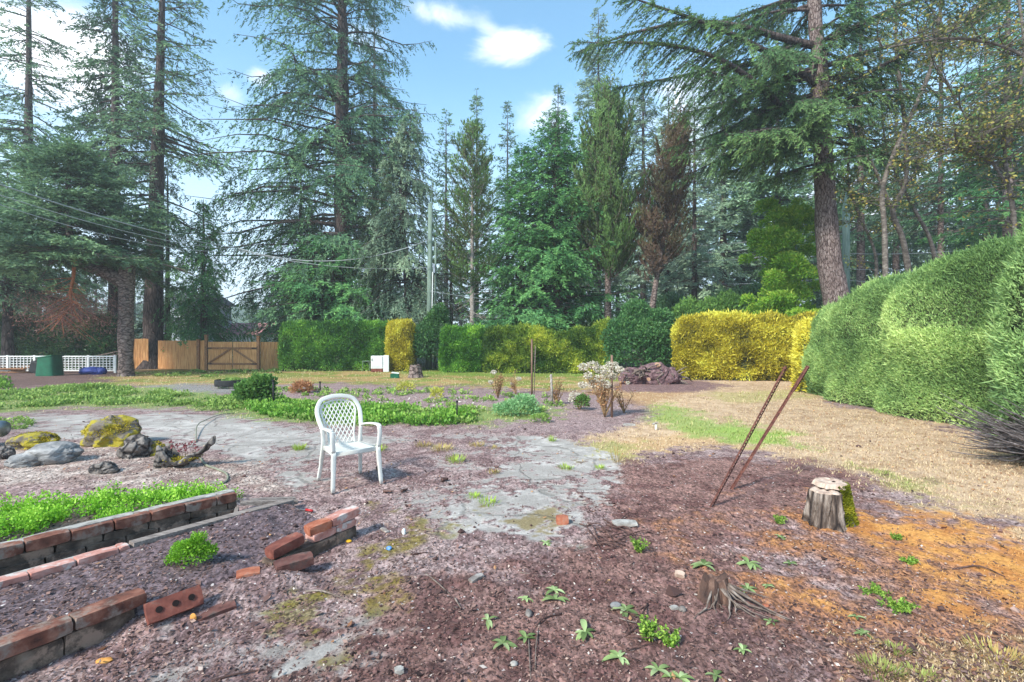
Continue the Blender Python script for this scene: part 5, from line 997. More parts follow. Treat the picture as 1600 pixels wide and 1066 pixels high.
def mosscap(e, c, r, n, seed, zmin=.25, dens=1.):
    g = np.random.default_rng(seed); d = unit(g.normal(0, 1, (n, 3))); d[:, 2] = abs(d[:, 2])*.8+zmin*.5; d = unit(d); k = fbm(d*2.5, 1, seed) > .42; d = d[k]; n = len(d)
    Pt = np.array(c)+d*np.array(r)*g.uniform(.9, 1.02, n)[:, None]; V, Fc = leaves(Pt, d+g.normal(0, .7, (n, 3)), g.normal(0, 1, (n, 3)), g.uniform(.012, .03, n), .006); npmesh('moss', V, Fc, M['moss_yel'], e, tint=rep4(g.random(n)))
M['moss_yel'] = leafmat('moss_yel', [(110, 98, 24), (168, 150, 36), (206, 186, 66)], k=1.)
def rocks():
    def rk(label, px, py, r, seed, mat='rock', rough=.4, rz=0, moss=0, extra=(), zs=.7, tilt=0):
        b = GG(px, py); e = empty('rock', b, label, 'rock'); m = MB(); m.rock((0, r[1]*.6, r[2]*zs), r, seed, rough, 3, RZ(rz)@RY(tilt))
        for c, r2, s2 in extra: m.rock(c, r2, s2, rough, 3)
        m.build('stone', mat, e, False)
        if moss: mosscap(e, (0, r[1]*.6, r[2]*zs), (r[0]*.99, r[1]*.99, r[2]*1.0), moss, seed)
    rk('large squat boulder with yellow moss on its top, on the paving', 160, 698, (.38, .27, .25), 4, 'rock_moss', .5, .1, 3600, zs=.55)
    rk('smooth pale grey streaked boulder at the left', 68, 726, (.30, .22, .135), 7, 'boulder', .28, -.05, zs=.8, extra=[((-.17, -.04, .06), (.2, .16, .085), 9)])
    rk('low moss covered rock behind the pale grey boulder', 42, 702, (.30, .2, .13), 11, 'rock_moss', .5, 0, 2600, zs=.6)
    rk('dark pointed rock left of the curved stone trough', 205, 716, (.17, .13, .15), 13, 'rock', .6, .4, 0, zs=.7, tilt=-.3, extra=[((.1, .08, .14), (.06, .06, .11), 5)])
    rk('small mossy lump between the pointed rock and the trough', 240, 712, (.10, .08, .10), 17, 'rock_moss', .5, 0, 400)
    rk('small dark rock lying alone in the pebbles', 157, 741, (.135, .09, .075), 19, 'rock', .5, .1, 0, zs=.6)
    rk('dark rock cut by the left edge of the view', 2, 718, (.09, .08, .09), 23, 'rock', .4)
    # curved trough
    b = GG(276, 733); e = empty('stone_trough', b, 'curved mossy stone trough with one end rising to a point, holding small plants', 'planter'); g = np.random.default_rng(4)
    m = MB(); nu, nv = 30, 14
    def fn(u, v, inner):
        x = -.24+.62*u; zc = .0+.26*max(0, u-.42)**1.35*2.1+.02; hw = .10*(1-.75*max(0, u-.35)/.65)+.012; th = .03
        a = math.pi*(v); k = hw-(th if inner else 0); zt = .19*math.exp(-(u/.16)**2)+.055+.02*math.sin(u*14)
        y = -math.cos(a)*k+.1; z = zc+(zt)*(1-math.sin(a)**.7)*(.93 if inner else 1)+(.03 if inner else 0)
        p = Vector((x, y, z)); return p+Vector(mnoise.noise_vector(p*14))*.014
    a = m.grid(lambda u, v: fn(u, v, False), nu, nv); c = m.grid(lambda u, v: fn(u, v, True), nu, nv)
    for i in range(nu-1):
        for j in (0, nv-1): m.b.faces.new([a[i][j], a[i+1][j], c[i+1][j], c[i][j]])
    for j in range(nv-1):
        for i in (0, nu-1): m.b.faces.new([a[i][j], a[i][j+1], c[i][j+1], c[i][j]])
    m.rock((-.22, .08, .08), (.075, .09, .14), 3, .5, 3); m.build('stone_shell', 'rock', e)
    n = 1500; x = g.uniform(-.2, .2, n); y = .1+g.normal(0, .045, n); V, Fc = leaves(np.c_[x, y, .085+.2*np.maximum(0, x-.02)+g.normal(0, .012, n)], g.normal(0, 1, (n, 3))+np.array([0, 0, 1]), g.normal(0, 1, (n, 3)), g.uniform(.012, .03, n), .007); npmesh('moss', V, Fc, M['moss_yel'], e, tint=rep4(g.random(n)))
    m = MB(); Pt = []
    for i in range(13):
        x = g.uniform(-.14, .22); h = g.uniform(.08, .2); m.tube([(x, .1, .08), (x+.01, .1+g.normal(0, .02), .08+h*.6), (x+g.normal(0, .02), .1, .1+h)], .0022, 4); Pt.append((x, .1, .1+h))
    m.build('stem', 'twig', e); Pt = np.repeat(np.array(Pt), 9, 0); n = len(Pt); V, Fc = leaves(Pt, g.normal(0, 1, (n, 3))+np.array([0, 0, .5]), g.normal(0, 1, (n, 3)), .035, .009); npmesh('leaf', V, Fc, M['leaf_red'], e, tint=rep4(g.random(n)))
    def hose(nm, label, pp, r, mat, cat='hose'):
        w = [GG(a, b)+Vector((0, 0, r+dz)) for a, b, dz in pp]; o = w[0].copy(); o.z = 0; e = empty(nm, o, label, cat); m = MB(); m.tube(smoothpath([tuple(p-o) for p in w], 8), r, 8); m.build('tube', mat, e, True)
    hose('garden_hose', 'pale hose curling from under the stone trough across the pebbles', [(312, 716, 0), (322, 728, 0), (340, 735, 0), (354, 742, 0), (355, 752, 0), (345, 758, 0), (332, 756, 0)], .012, 'hose')
    hose('cable', 'thin grey cable arching up behind the trough toward the green strip', [(306, 692, .0), (308, 672, .06), (320, 662, .05), (345, 650, .02), (366, 646, 0)], .008, 'hose', 'cable')
    # metal cylinder, left edge
    b = GG(-8, 700); e = empty('metal_drum', b+Vector((0, 0, 0)), 'grey metal cylinder lying on its side, cut by the left edge', 'drum'); m = MB(); q = np.linspace(0, 2*np.pi, 40, endpoint=False)
    r = .115; z = .27; m.tube([(-.5, .1, z), (-.1, .02, z), (.115, -.02, z), (.13, -.022, z)], [r, r, r, r*.93], 32); m.build('shell', 'metal', e, True); m = MB(); m.box((-.2, .05, .08), (.28, .14, .18), bev=.01); m.build('cradle', 'rock', e)
M['leaf_red'] = leafmat('leaf_red', [(120, 60, 66), (160, 96, 100)], k=1.)
rocks()

# ------------------------------------------------------------------ fences, cabinet, bins (far)
def fences():
    def boards(m, A, B, z0, z1, bw=.14, jit=.01, th=.02, arch=0.):
        d = B-A; L = d.length; n = max(1, int(round(L/bw))); ang = math.atan2(d.y, d.x); g = random.Random(int(A.x*10)); nr = Vector((d.y, -d.x)).normalized()
        for i in range(n):
            t = (i+.5)/n; c = A+d*t+nr*(.0025*(i % 2)); zt = z1+g.uniform(-jit, jit)+arch*math.sin(math.pi*t); m.box((c.x, c.y, (z0+zt)/2), (L/n-.006, th, zt-z0), RZ(ang), bev=.003)
    zt = 1.52
    a = TB(202, 25.6); b = TB(232, 25.7); c = TB(247, 25.7); d = TB(322, 24.6); f = TB(407, 24.3); h = TB(438, 24.9)
    def panel(A, B, label, z1=zt, rails=True):
        A = A.xy; B = B.xy; e = empty('cedar_fence', (0, 0, 0), label, 'fence'); m = MB(); boards(m, A, B, .03, z1); m.build('boards', 'cedar', e); u = (B-A).normalized(); n_ = Vector((u.y, -u.x)); n_ = -n_ if n_.y < 0 else n_
        m = MB()
        for z in (.3, 1.2): m = MB(); c = (A+B)/2+n_*.035; m.box((c.x, c.y, z), ((B-A).length, .04, .09), RZ(math.atan2(u.y, u.x)), bev=.003); m.build('rail', 'cedar_dark', e)
        return e
    panel(a, b, 'short cedar fence panel left of the thick dark trunk', 1.62); panel(c, d, 'long cedar fence panel left of the gate', zt); panel(f, h, 'cedar fence panel between the gate and the green hedge', 1.45)
    for p, z, lb in ((TB(311, 24.75), 1.55, 'plain cedar fence post just left of the gate'), (TB(323.5, 24.45), 1.78, 'tall capped cedar gate post on the left'), (TB(404.5, 24.1), 1.72, 'cedar gate post on the right')):
        e = empty('fence_post', p, lb, 'post'); m = MB(); m.box((0, -.05, z/2), (.13, .13, z), bev=.006); m.build('shaft', 'cedar_dark', e); m = MB(); m.box((0, -.05, z+.02), (.17, .17, .04), bev=.01); m.build('cap', 'cedar_dark', e)
    def gate(A, B, label, diag):
        A, B = A.xy, B.xy; e = empty('cedar_gate', (0, 0, 0), label, 'gate'); m = MB(); boards(m, A, B, .06, 1.46, .15, 0, arch=.0); m.build('boards', 'cedar', e); u = (B-A).normalized(); ang = math.atan2(u.y, u.x); n_ = Vector((u.y, -u.x)); n_ = -n_ if n_.y > 0 else n_; L = (B-A).length
        m = MB()
        for z in (.36, 1.14): m = MB(); c = (A+B)/2+n_*.03; m.box((c.x, c.y, z), (L*.98, .035, .10), RZ(ang), bev=.003); m.build('rail', 'cedar_dark', e)
        m = MB(); sp, ep = (A+u*.08, B-u*.08) if diag > 0 else (B-u*.08, A+u*.08); sp += n_*.055; ep += n_*.055
        m.sweep([(sp.x, sp.y, .40), (ep.x, ep.y, 1.10)], .09, .03, up=(n_.x, n_.y, 0)); m.build('brace', 'cedar_dark', e)
        for z in (.36, 1.14):
            m = MB(); c = (A if diag > 0 else B)+n_*.06+u*(.12*diag); m.box((c.x, c.y, z), (.26, .008, .05), RZ(ang), bev=.002); m.build('hinge', 'black', e)
    gate(TB(325.5, 24.35), TB(363, 24.1), 'left leaf of the double cedar gate with rising brace', 1); gate(TB(364, 24.1), TB(402, 24.0), 'right leaf of the double cedar gate with falling brace', -1)
    # lattice low fence left
    e = empty('lattice_fence', TB(-30, 22.6), 'low white lattice fence in front of the dark hedge', 'fence'); x0 = 0; x1 = (180+30)*22.6/F; m = MB()
    for z in (.12, .78): m.box((x1/2, 0, z), (x1, .05, .06), bev=.004)
    n = int(x1/1.05)
    for i in range(n+1): m.box((x1*i/n, 0, .42), (.1, .06, .84), bev=.004)
    m.build('frame', 'white_paint', e); m = MB(); k = int(x1/.16)
    for i in range(k): m.box((x1*(i+.5)/k, 0, .45), (.03, .018, .62), bev=0)
    for z in np.arange(.2, .75, .12): m.box((x1/2, .02, z), (x1, .012, .03), bev=0)
    m.build('lattice', 'white_paint', e)
    # compost bin
    b = G(78, 587); e = empty('garden_bin', b, 'dark green plastic bin tipped beside the white lattice', 'bin'); m = MB()
    def bf(u, v): a = v*2*np.pi; k = 1-.14*u; c, s_ = math.cos(a), math.sin(a); return Vector(((abs(c)**.5)*math.copysign(.42*k, c), (abs(s_)**.5)*math.copysign(.34*k, s_), .78*u+.12*(c > 0)*u*c))
    m.grid(bf, 6, 32); m.build('body', 'bin_green', e, True); m = MB(); m.box((0.0, 0, .82), (.72, .6, .06), RY(-.14), bev=.02); m.build('lid', 'bin_green', e); m = MB(); m.box((-.62, .05, .36), (.42, .3, .5), RY(.25), bev=.04); m.build('hopper', 'black', e)
    b = G(143, 585); e = empty('blue_tarp', b, 'crumpled blue tarp bundle under the leaning pole', 'tarp'); m = MB(); m.rock((0, 0, .14), (.52, .25, .19), 3, .3, 3); m.rock((.36, .05, .13), (.25, .2, .17), 6, .3, 3); m.build('fabric', 'blue', e, True)
    e = empty('wooden_ladder', G(85, 580), 'long grey ladder lying across the low lattice fence', 'ladder'); p, q = Vector((.2, .0, .35)), Vector((3.1, .0, .98)); m = MB()
    for o in (0, .14): m = MB(); m.tube([tuple(p+Vector((0, -.1, -o))), tuple(q+Vector((0, .1, -o)))], .03, 6); m.build('side_rail', 'twig', e)
    for i in range(9): m = MB(); c = p.lerp(q, (i+.5)/9); m.tube([tuple(c+Vector((0, 0, .0))), tuple(c+Vector((.0, 0, -.14)))], .018, 6); m.build('rung', 'twig', e)
    e = empty('lumber_pile', G(8, 583), 'small pile of brown boards left of the green bin', 'lumber')
    for i in range(6): m = MB(); m.box((random.uniform(-.3, .3), random.uniform(-.2, .2), .05+.055*i), (2.6, .14, .05), RZ(random.uniform(-.12, .12)), bev=.004); m.build('board', 'cedar_dark', e)
    # white cabinet
    b = G(594, 581); e = empty('utility_cabinet', b, 'white metal cabinet with a reddish base in front of the green hedge', 'cabinet', rz=.18); m = MB(); m.box((-.13, 0, .47), (.56, .5, .62), bev=.015); m.build('body', 'white_paint', e); m = MB(); m.box((-.13, -.258, .5), (.5, .012, .5), bev=.004); m.build('door', 'white_paint', e)
    m = MB(); m.box((.30, .0, .40), (.27, .52, .80), bev=.015); m.build('side_box', 'white_paint', e); m = MB(); m.box((-.13, 0, .08), (.54, .48, .155), bev=.01); m.build('base', 'brick_red', e); m = MB(); m.box((-.36, -.27, .6), (.03, .02, .12), bev=.004); m.build('handle', 'black', e)
    e = empty('side_table', G(573, 580), 'small pale wire table left of the white cabinet', 'table'); m = MB(); m.box((0, 0, .5), (.38, .3, .025), bev=.005); m.build('table_top', 'pole', e)
    for sx, sy in ((-1, 1), (1, 1), (-1, -1), (1, -1)): m = MB(); m.tube([(sx*.16, sy*.12, .49), (sx*.18, sy*.14, 0)], .012, 6); m.build('leg', 'pole', e)
    for px, h, lb in ((530, .32, 'taller white pipe stub of the pair left of the cabinet'), (535, .36, 'white pipe stub nearest the cabinet of the pair')):
        e = empty('pipe_stub', G(px, 578), lb if px == 535 else 'white pipe stub, the left one of the pair by the hedge', 'pipe'); m = MB(); m.tube([(0, 0, -.02), (0, 0, h)], .035, 10); m.build('pipe', 'white_paint', e, True); m = MB(); m.tube([(0, 0, h), (0, 0, h+.04)], .045, 10); m.build('cap', 'white_paint', e, True)
    b = G(649, 590); e = empty('tree_stump', b, 'grey jagged stump on the back lawn beside the holly bush', 'stump'); m = MB()
    m.grid(lambda i, j: (lambda a, k: Vector((k*math.cos(a), k*math.sin(a), .52*i+.07*i*mnoise.noise(Vector((a*2, 1, 0))))))(j*2*math.pi, (.34-.12*i**.6)*(1+.18*mnoise.noise(Vector((math.cos(j*6.283)*2.5, math.sin(j*6.283)*2.5, i*.4))))), 9, 30)
    m.build('trunk', 'bark', e); m = MB(); m.tube([(0, 0, .46), (0, 0, .50)], .2, 16); m.build('cut_face', 'bark_pale', e)
    e = empty('tool_box', G(617, 591), 'small green box with a white lid on the back lawn', 'box'); m = MB(); m.box((0, 0, .09), (.34, .22, .18), RZ(.1), bev=.01); m.build('body', 'bin_green', e); m = MB(); m.box((.02, 0, .21), (.3, .2, .05), RZ(.2)@RY(.12), bev=.01); m.build('lid', 'white_paint', e)
    # fire ring
    e = empty('fire_ring', G(364, 606), 'dark round fire ring with weeds in it', 'fire ring'); m = MB(); q = np.linspace(0, 2*np.pi, 40); p = np.c_[.5*np.cos(q), .5*np.sin(q), .17+0*q]; m.sweep(p, .03, .2, cap=False); m.build('ring', 'black', e, True)
    leafy(e, 4, [((0, 0, .12), (.38, .38, .16))], 500, .09, 'leaf_ground', name='weed')
    # hedge/root pile
    b = G(1020, 600); e = empty('root_heap', b, 'heap of purplish brown roots with sawn ends under the dark bush', 'root heap'); m = MB(); g = random.Random(3)
    for c, r, s_ in (((-.75, 0, .22), (.4, .3, .32), 1), ((.15, .1, .3), (.62, .35, .42), 2), ((.65, 0, .2), (.35, .3, .34), 3)): m.rock(c, r, s_, .5, 3)
    m.build('root_ball', 'rootm', e); m = MB()
    for i in range(34): a = g.uniform(0, 6.28); x = g.uniform(-1, .9); p = Vector((x, -.15, g.uniform(.1, .5))); q = p+Vector((g.uniform(-.5, .5), g.uniform(-.3, 0), g.uniform(-.3, .25))); m.tube([tuple(p), tuple((p+q)/2+Vector((0, -.1, .05))), tuple(q)], [.035, .025, .012], 5)
    m.build('root', 'twig', e, True); m = MB(); m.tube([(.1, -.2, .66), (.12, -.24, .70)], [.10, .09], 12); m.build('sawn_end', 'wood_cut2', e); m = MB(); m.tube([(-.28, -.45, .2), (-.28, -.5, .2)], [.06, .06], 12); m.build('sawn_end', 'wood_cut2', e)
M['rootm'] = surf('rootm', [(62, 44, 48), (110, 84, 88), (146, 120, 122)], 9, bump=1, dist=.04)
M['wood_cut2'] = surf('wood_cut2', [(160, 120, 96), (190, 154, 128)], 9)
fences()

def poles_and_wires():
    y = 26; b = TB(670, y); e = empty('utility_pole', b, 'grey green wooden utility pole rising behind the holly bush', 'pole'); H = HT(318, y); m = MB(); m.tube([(0, 0, 0), (.05, 0, H*.5), (.09, 0, H)], [.17, .145, .115], 14); m.build('shaft', 'pole', e, True)
    m = MB(); m.tube([(.32, .05, 0), (.36, .05, HT(378, y))], [.055, .05], 8); m.build('brace_pole', 'pole', e, True)
    m = MB(); m.box((.30, -.08, HT(420, y)), (.13, .12, .5), bev=.01); m.build('meter_box', 'metal', e); m = MB(); m.tube([(.2, -.15, 3), (.24, -.15, HT(420, y)-.2)], .03, 8); m.build('conduit', 'white_paint', e)
    e = empty('utility_pole', TB(1322, 26), 'grey pole stub behind the big fir trunk on the right', 'pole'); m = MB(); m.tube([(0, 0, 0), (0, 0, HT(300, 26))], [.2, .17], 12); m.build('shaft', 'pole', e, True)
    m = MB(); m.tube([(0, 0, HT(300, 26)), (0, 0, HT(300, 26)+.06)], [.19, .15], 12); m.build('cap', 'metal', e)
    def wire(label, p, q, sag, r=.014, mat='wire'):
        o = p.copy(); e = empty('overhead_wire', o, label, 'wire'); t = np.linspace(0, 1, 24); d = q-p; pts = np.outer(t, d)+np.c_[np.zeros((24, 2)), -sag*4*t*(1-t)]; m = MB(); m.tube(pts, r, 5); m.build('cable', mat, e, True)
    top = P(673, 375, 26)
    wire('upper twisted service cable crossing from the left edge', P(-60, 268, 12), P(372, 388, 25), .25, .02); wire('service cable just below the twisted one at the left', P(-60, 285, 12.5), P(372, 390, 25), .35, .014); wire('lowest thin service wire sweeping down from the left edge', P(-60, 300, 12), P(380, 392, 25), .5, .012)
    wire('pale cable sagging to the top of the utility pole', P(372, 388, 25), P(672, 374, 25.8), .9, .022); wire('lower cable meeting the utility pole', P(372, 391, 25), P(672, 418, 25.8), .4, .014)
    wire('thin line from the utility pole toward the rusty cypress', P(672, 455, 25.8), P(1040, 468, 30), .5, .012)
    for i, (a, b_) in enumerate(((386, 350), (398, 362), (410, 378), (440, 430))): wire(['highest of the four wires between the leaning cypress and the lime cypress', 'second highest wire behind the lime cypress', 'third wire down behind the lime cypress', 'lowest wire behind the lime cypress'][i], P(1040, a, 30), P(1330, b_, 27), .3, .014)
    for i, (a, b_) in enumerate(((396, 372), (420, 402), (438, 424))): wire(['top wire behind the alder stems', 'middle wire behind the alder stems', 'bottom wire behind the alder stems'][i], P(1322, a, 26), P(1640, b_, 24), .3, .013)
    # neighbours
    def house(label, px0, px1, y, eave, ridge, wall, roof, z0=0):
        x0, x1 = TB(px0, y).x, TB(px1, y).x; c = (x0+x1)/2; w = x1-x0; e = empty('house', (c, y, 0), label, 'house'); m = MB(); ze = HT(eave, y); zr = HT(ridge, y); m.box((0, 3, ze/2), (w, 6, ze), bev=.01); m.build('wall', wall, e)
        m = MB(); v = [m.b.verts.new(p) for p in ((-w/2-.4, -.5, ze-.05), (w/2+.4, -.5, ze-.05), (w/2+.4, 3, zr), (-w/2-.4, 3, zr), (-w/2-.4, 6.5, ze-.05), (w/2+.4, 6.5, ze-.05))]; m.b.faces.new([v[0], v[1], v[2], v[3]]); m.b.faces.new([v[3], v[2], v[5], v[4]]); m.b.faces.new([v[0], v[3], v[4]]); m.b.faces.new([v[1], v[5], v[2]]); m.b.faces.new([v[0], v[4], v[5], v[1]]); m.build('roof', roof, e)
        for k in (-.28, .2): m = MB(); m.box((w*k, -.02, ze*.55), (w*.16, .06, ze*.35), bev=.01); f = m.build('window', 'white_paint', e); m = MB(); m.box((w*k, -.06, ze*.55), (w*.13, .02, ze*.29), bev=0); m.build('pane', 'glass', f)
    house('low neighbouring house with a dull pink roof beyond the cedar gate', 300, 400, 44, 522, 503, 'white_paint', 'roof_pink'); house('pale grey neighbouring house beyond the fence, left of the gate', 250, 296, 40, 470, 452, 'wall_grey', 'roof_grey')
M['glass'] = surf('glass', [(60, 70, 80), (90, 100, 110)], 2, rough=.15, spec=.6)
M['roof_pink'] = surf('roof_pink', [(150, 96, 96), (184, 132, 132)], 4, rough=.9); M['roof_grey'] = surf('roof_grey', [(90, 90, 94), (120, 120, 124)], 4); M['wall_grey'] = surf('wall_grey', [(150, 158, 162), (176, 182, 186)], 3, (1, 1, 6))
poles_and_wires()

# ------------------------------------------------------------------ small plants and debris
def blobfield(name, label, poly, n, rr, hh, per, ls, mat, seed, kind='stuff', lw=.7, up=.6, keep=.0):
    g = np.random.default_rng(seed); P2 = np.array(poly); lo, hi = P2.min(0), P2.max(0); C = []
    while len(C) < n:
        q = g.uniform(lo, hi, (400, 2)); ok = poly_sd(q[:, 0], q[:, 1], poly) > 0; q = q[ok]; q = q[vn(q, 2.2, seed) > keep]; C += list(q)
    C = np.array(C[:n]); z = gsample('Z', C[:, 0], C[:, 1]); r = g.uniform(*rr, n); h = g.uniform(*hh, n); Vs, Ts = [], []
    k = np.repeat(np.arange(n), per); m = len(k); d = unit(g.normal(0, 1, (m, 3))); d[:, 2] = abs(d[:, 2]); w = g.random(m)**.4
    Pt = np.c_[C[k], z[k]]+d*np.c_[r[k], r[k], h[k]]*w[:, None]; D = unit(d*.6+g.normal(0, .6, (m, 3))+np.array([0, 0, up])); Lz = ls*g.uniform(.6, 1.3, m)
    V, Fc = leaves(Pt, D, g.normal(0, 1, (m, 3)), Lz, Lz*lw*.5, .2); tint = np.clip(.25+.5*d[:, 2]*w+.35*(g.random(m)-.5)+.25*(g.random(n)[k]-.5), 0, 1)
    o = npmesh(name, V, Fc, M[mat], tint=rep4(tint)); o['kind'] = kind; o['label'] = label; return o
def greens():
    blobfield('bed_greens', 'dense bright green low plants filling the bed behind the brick wall', [(-4.9, 2.0), (-3.9, 2.3), (-3.30, 3.14), (-2.86, 3.76), (-2.58, 4.12), (-2.62, 4.62), (-3.0, 4.66), (-3.7, 4.35), (-4.6, 3.9), (-5.3, 3.2)], 330, (.05, .13), (.05, .20), 150, .019, 'leaf_bright', 3, lw=.8, keep=.2)
    e = empty('leafy_weed', GG(278, 898)+Vector((0, .13, 0)), 'bright green feathery clump growing alone in the soil bed', 'weed')
    leafy(e, 5, [((0, 0, .06), (.12, .10, .07)), ((.04, 0, .14), (.055, .05, .06)), ((-.07, 0, .09), (.06, .06, .05)), ((.09, .02, .07), (.05, .05, .05)), ((-.01, -.03, .12), (.05, .04, .05)), ((-.11, -.02, .04), (.04, .04, .03))], 4200, .015, 'leaf_bright', lw=.6, shell=.9)
    gp = lambda *p: [tuple(G(a, b)[:2]) for a, b in p]
    blobfield('ground_cover', 'green weeds carpeting the strip behind the paving', gp((-500, 650), (-100, 624), (120, 604), (240, 610), (350, 622), (450, 630), (560, 634), (700, 642), (740, 636), (745, 650), (730, 662), (560, 664), (420, 652), (300, 636), (120, 632), (0, 640), (-300, 664)), 620, (.12, .3), (.05, .14), 46, .065, 'leaf_ground', 6, keep=.42)
    blobfield('ground_cover', 'taller fresh green weeds just behind the white chair', gp((355, 620), (440, 628), (500, 640), (640, 644), (720, 648), (735, 660), (640, 668), (560, 664), (430, 652), (380, 640)), 190, (.12, .24), (.10, .24), 70, .06, 'leaf_bright2', 7, keep=.3)
    blobfield('ground_cover', 'thin green seedlings across the flower bed and under the stakes', gp((330, 606), (700, 610), (880, 622), (870, 655), (740, 655), (700, 632), (500, 622)), 150, (.06, .2), (.03, .12), 26, .06, 'leaf_ground', 8, keep=.45)
    blobfield('ground_cover', 'low weeds along the foot of the cedar fence and hedge', gp((190, 585), (430, 574), (560, 577), (480, 582), (300, 592)), 70, (.1, .3), (.03, .12), 30, .09, 'leaf_ground', 9, keep=.4)
    blobfield('ground_cover', 'green weeds at the far left edge', gp((-120, 598), (12, 596), (18, 608), (-80, 612)), 26, (.2, .35), (.15, .3), 90, .09, 'leaf_bright2', 10)
    blobfield('ground_cover', 'sparse weeds in the gap of the paving at the left', gp((-60, 655), (55, 652), (60, 666), (22, 672), (-60, 676)), 30, (.06, .12), (.04, .1), 60, .04, 'leaf_ground', 11)
    # fallen leaves and petals
    g = np.random.default_rng(12)
    def scat(name, label, poly, n, sz, mat, seed, wl=.35):
        P2 = np.array(poly); q = g.uniform(P2.min(0), P2.max(0), (n*6, 2)); q = q[poly_sd(q[:, 0], q[:, 1], poly) > 0][:n]; m = len(q); z = gsample('Z', q[:, 0], q[:, 1])+.012; a = g.uniform(0, 6.28, m)
        V, Fc = leaves(np.c_[q, z], np.c_[np.cos(a), np.sin(a), g.normal(.1, .3, m)], np.c_[-np.sin(a), np.cos(a), g.normal(0, .4, m)], g.uniform(*sz, m), np.mean(sz)*wl, .4); o = npmesh(name, V, Fc, M[mat], tint=rep4(g.random(m))); o['kind'] = 'stuff'; o['label'] = label
    scat('fallen_petals', 'white petals scattered over the flower bed', gp((560, 622), (720, 620), (900, 640), (720, 640), (600, 640)), 130, (.05, .12), 'petal', 1)
    scat('fallen_leaves', 'curled brown leaves lying on the dry lawn and mulch', gp((-200, 1066), (-100, 640), (300, 600), (1280, 600), (1900, 720), (1900, 1066)), 1100, (.015, .045), 'leaf_dry', 2)
    scat('fallen_leaves', 'brown leaves and chips littering the dry lawn before the tall hedge', gp((1150, 640), (1290, 625), (1500, 676), (1700, 760), (1600, 800), (1400, 740)), 900, (.015, .05), 'leaf_dry', 3)
    scat('leaf_litter', 'pale chips and shells littering the pebbly strip around the rocks', gp((-300, 700), (30, 694), (320, 716), (420, 740), (380, 760), (100, 762), (-300, 800)), 2600, (.008, .03), 'litter', 4)
M['litter'] = leafmat('litter', [(120, 96, 84), (180, 160, 146), (216, 206, 196)], tr=0, k=1.)
M['leaf_bright2'] = leafmat('leaf_bright2', [(54, 90, 34), (100, 146, 54), (160, 192, 88)], tr=.3, k=1.25)
greens()

def tuft(px, py, label, r=.08, h=.10, n=90, col='blade_g', seed=0, ls=None):
    g = np.random.default_rng(int(px*7+py)); p = GG(px, py); e = empty('grass_tuft', p, label, 'grass tuft'); a = g.uniform(0, 6.28, n); q = g.random(n)**.6*r; B = np.c_[np.cos(a)*q, np.sin(a)*q, np.zeros(n)]; l = g.uniform(.2, 1.2, n)
    V, Fc = leaves(B, np.c_[np.cos(a)*l, np.sin(a)*l, np.ones(n)], np.c_[-np.sin(a), np.cos(a), np.zeros(n)], h*g.uniform(.5, 1.3, n), .0035, 0); npmesh('blades', V, Fc, M[col], e, tint=rep4(g.random(n)))
M['blade_g'] = leafmat('blade_g', [(150, 150, 66), (146, 178, 62), (186, 206, 100)], k=1.1)
M['blade_m'] = leafmat('blade_m', [(150, 136, 84), (146, 156, 82), (176, 184, 110)], k=.9)
M['blade_d'] = leafmat('blade_d', [(150, 122, 72), (186, 160, 104), (172, 172, 96)], k=1.1)
def rosette(px, py, label, r=.07, n=7, mat='leaf_sage', cat='weed', name='rosette_weed', up=.35, w=.17):
    g = np.random.default_rng(int(px*3+py)); p = GG(px, py); e = empty(name, p, label, cat); m = MB(); a0 = g.random()*6; vs = []
    Vv, Ff, off = [], [], 0
    for i in range(n):
        a = a0+i*2.4+g.normal(0, .2); l = r*g.uniform(.7, 1.25); ww = l*w; el = up*g.uniform(.5, 1.6)
        for j in range(6):
            t = j/5; z = l*(el*t-.45*t*t)+.008; rr_ = l*t; wd = ww*math.sin(math.pi*min(1, t*.82+.12))*(.45 if t == 0 else 1)*(0.05 if t == 1 else 1)
            c = np.array([math.cos(a)*rr_, math.sin(a)*rr_, z]); sd_ = np.array([-math.sin(a), math.cos(a), 0])
            Vv += [c-sd_*wd+[0, 0, wd*.35], c, c+sd_*wd+[0, 0, wd*.35]]
            if j: b = off+j*3; Ff += [(b-3, b-2, b+1, b), (b-2, b-1, b+2, b+1)]
        off += 18
    o = npmesh('leaves', np.array(Vv), np.array(Ff), M[mat], e, tint=np.clip(np.repeat(g.uniform(.1, 1, n), 18)[:len(Vv)]+g.uniform(-.2, .1), 0, 1), smooth=True)
def herb(px, py, label, r=.07, h=.1, n=12, mat='leaf_herb', name='leafy_weed'):
    g = np.random.default_rng(int(px+py*3)); p = GG(px, py); e = empty(name, p, label, 'weed'); m = MB(); Pt = []; D = []
    for i in range(n):
        a = g.uniform(0, 6.28); l = g.uniform(.3, 1)*r; q = np.linspace(0, 1, 5); c = np.c_[np.cos(a)*l*q, np.sin(a)*l*q, h*g.uniform(.5, 1.1)*q]; m.tube(c, .0018, 4)
        for t in c[1:]:
            for k in range(9): Pt.append(t+g.normal(0, .004, 3)); D.append(g.normal(0, 1, 3)+[0, 0, .3])
    m.build('stem', 'stem_green', e); k = len(Pt); L_ = g.uniform(.010, .024, k); V, Fc = leaves(np.array(Pt), np.array(D), g.normal(0, 1, (k, 3)), L_, L_*.3, .2); npmesh('leaves', V, Fc, M[mat], e, tint=rep4(g.random(k)))
M['stem_green'] = surf('stem_green', [(90, 120, 60), (130, 150, 80)], 6)
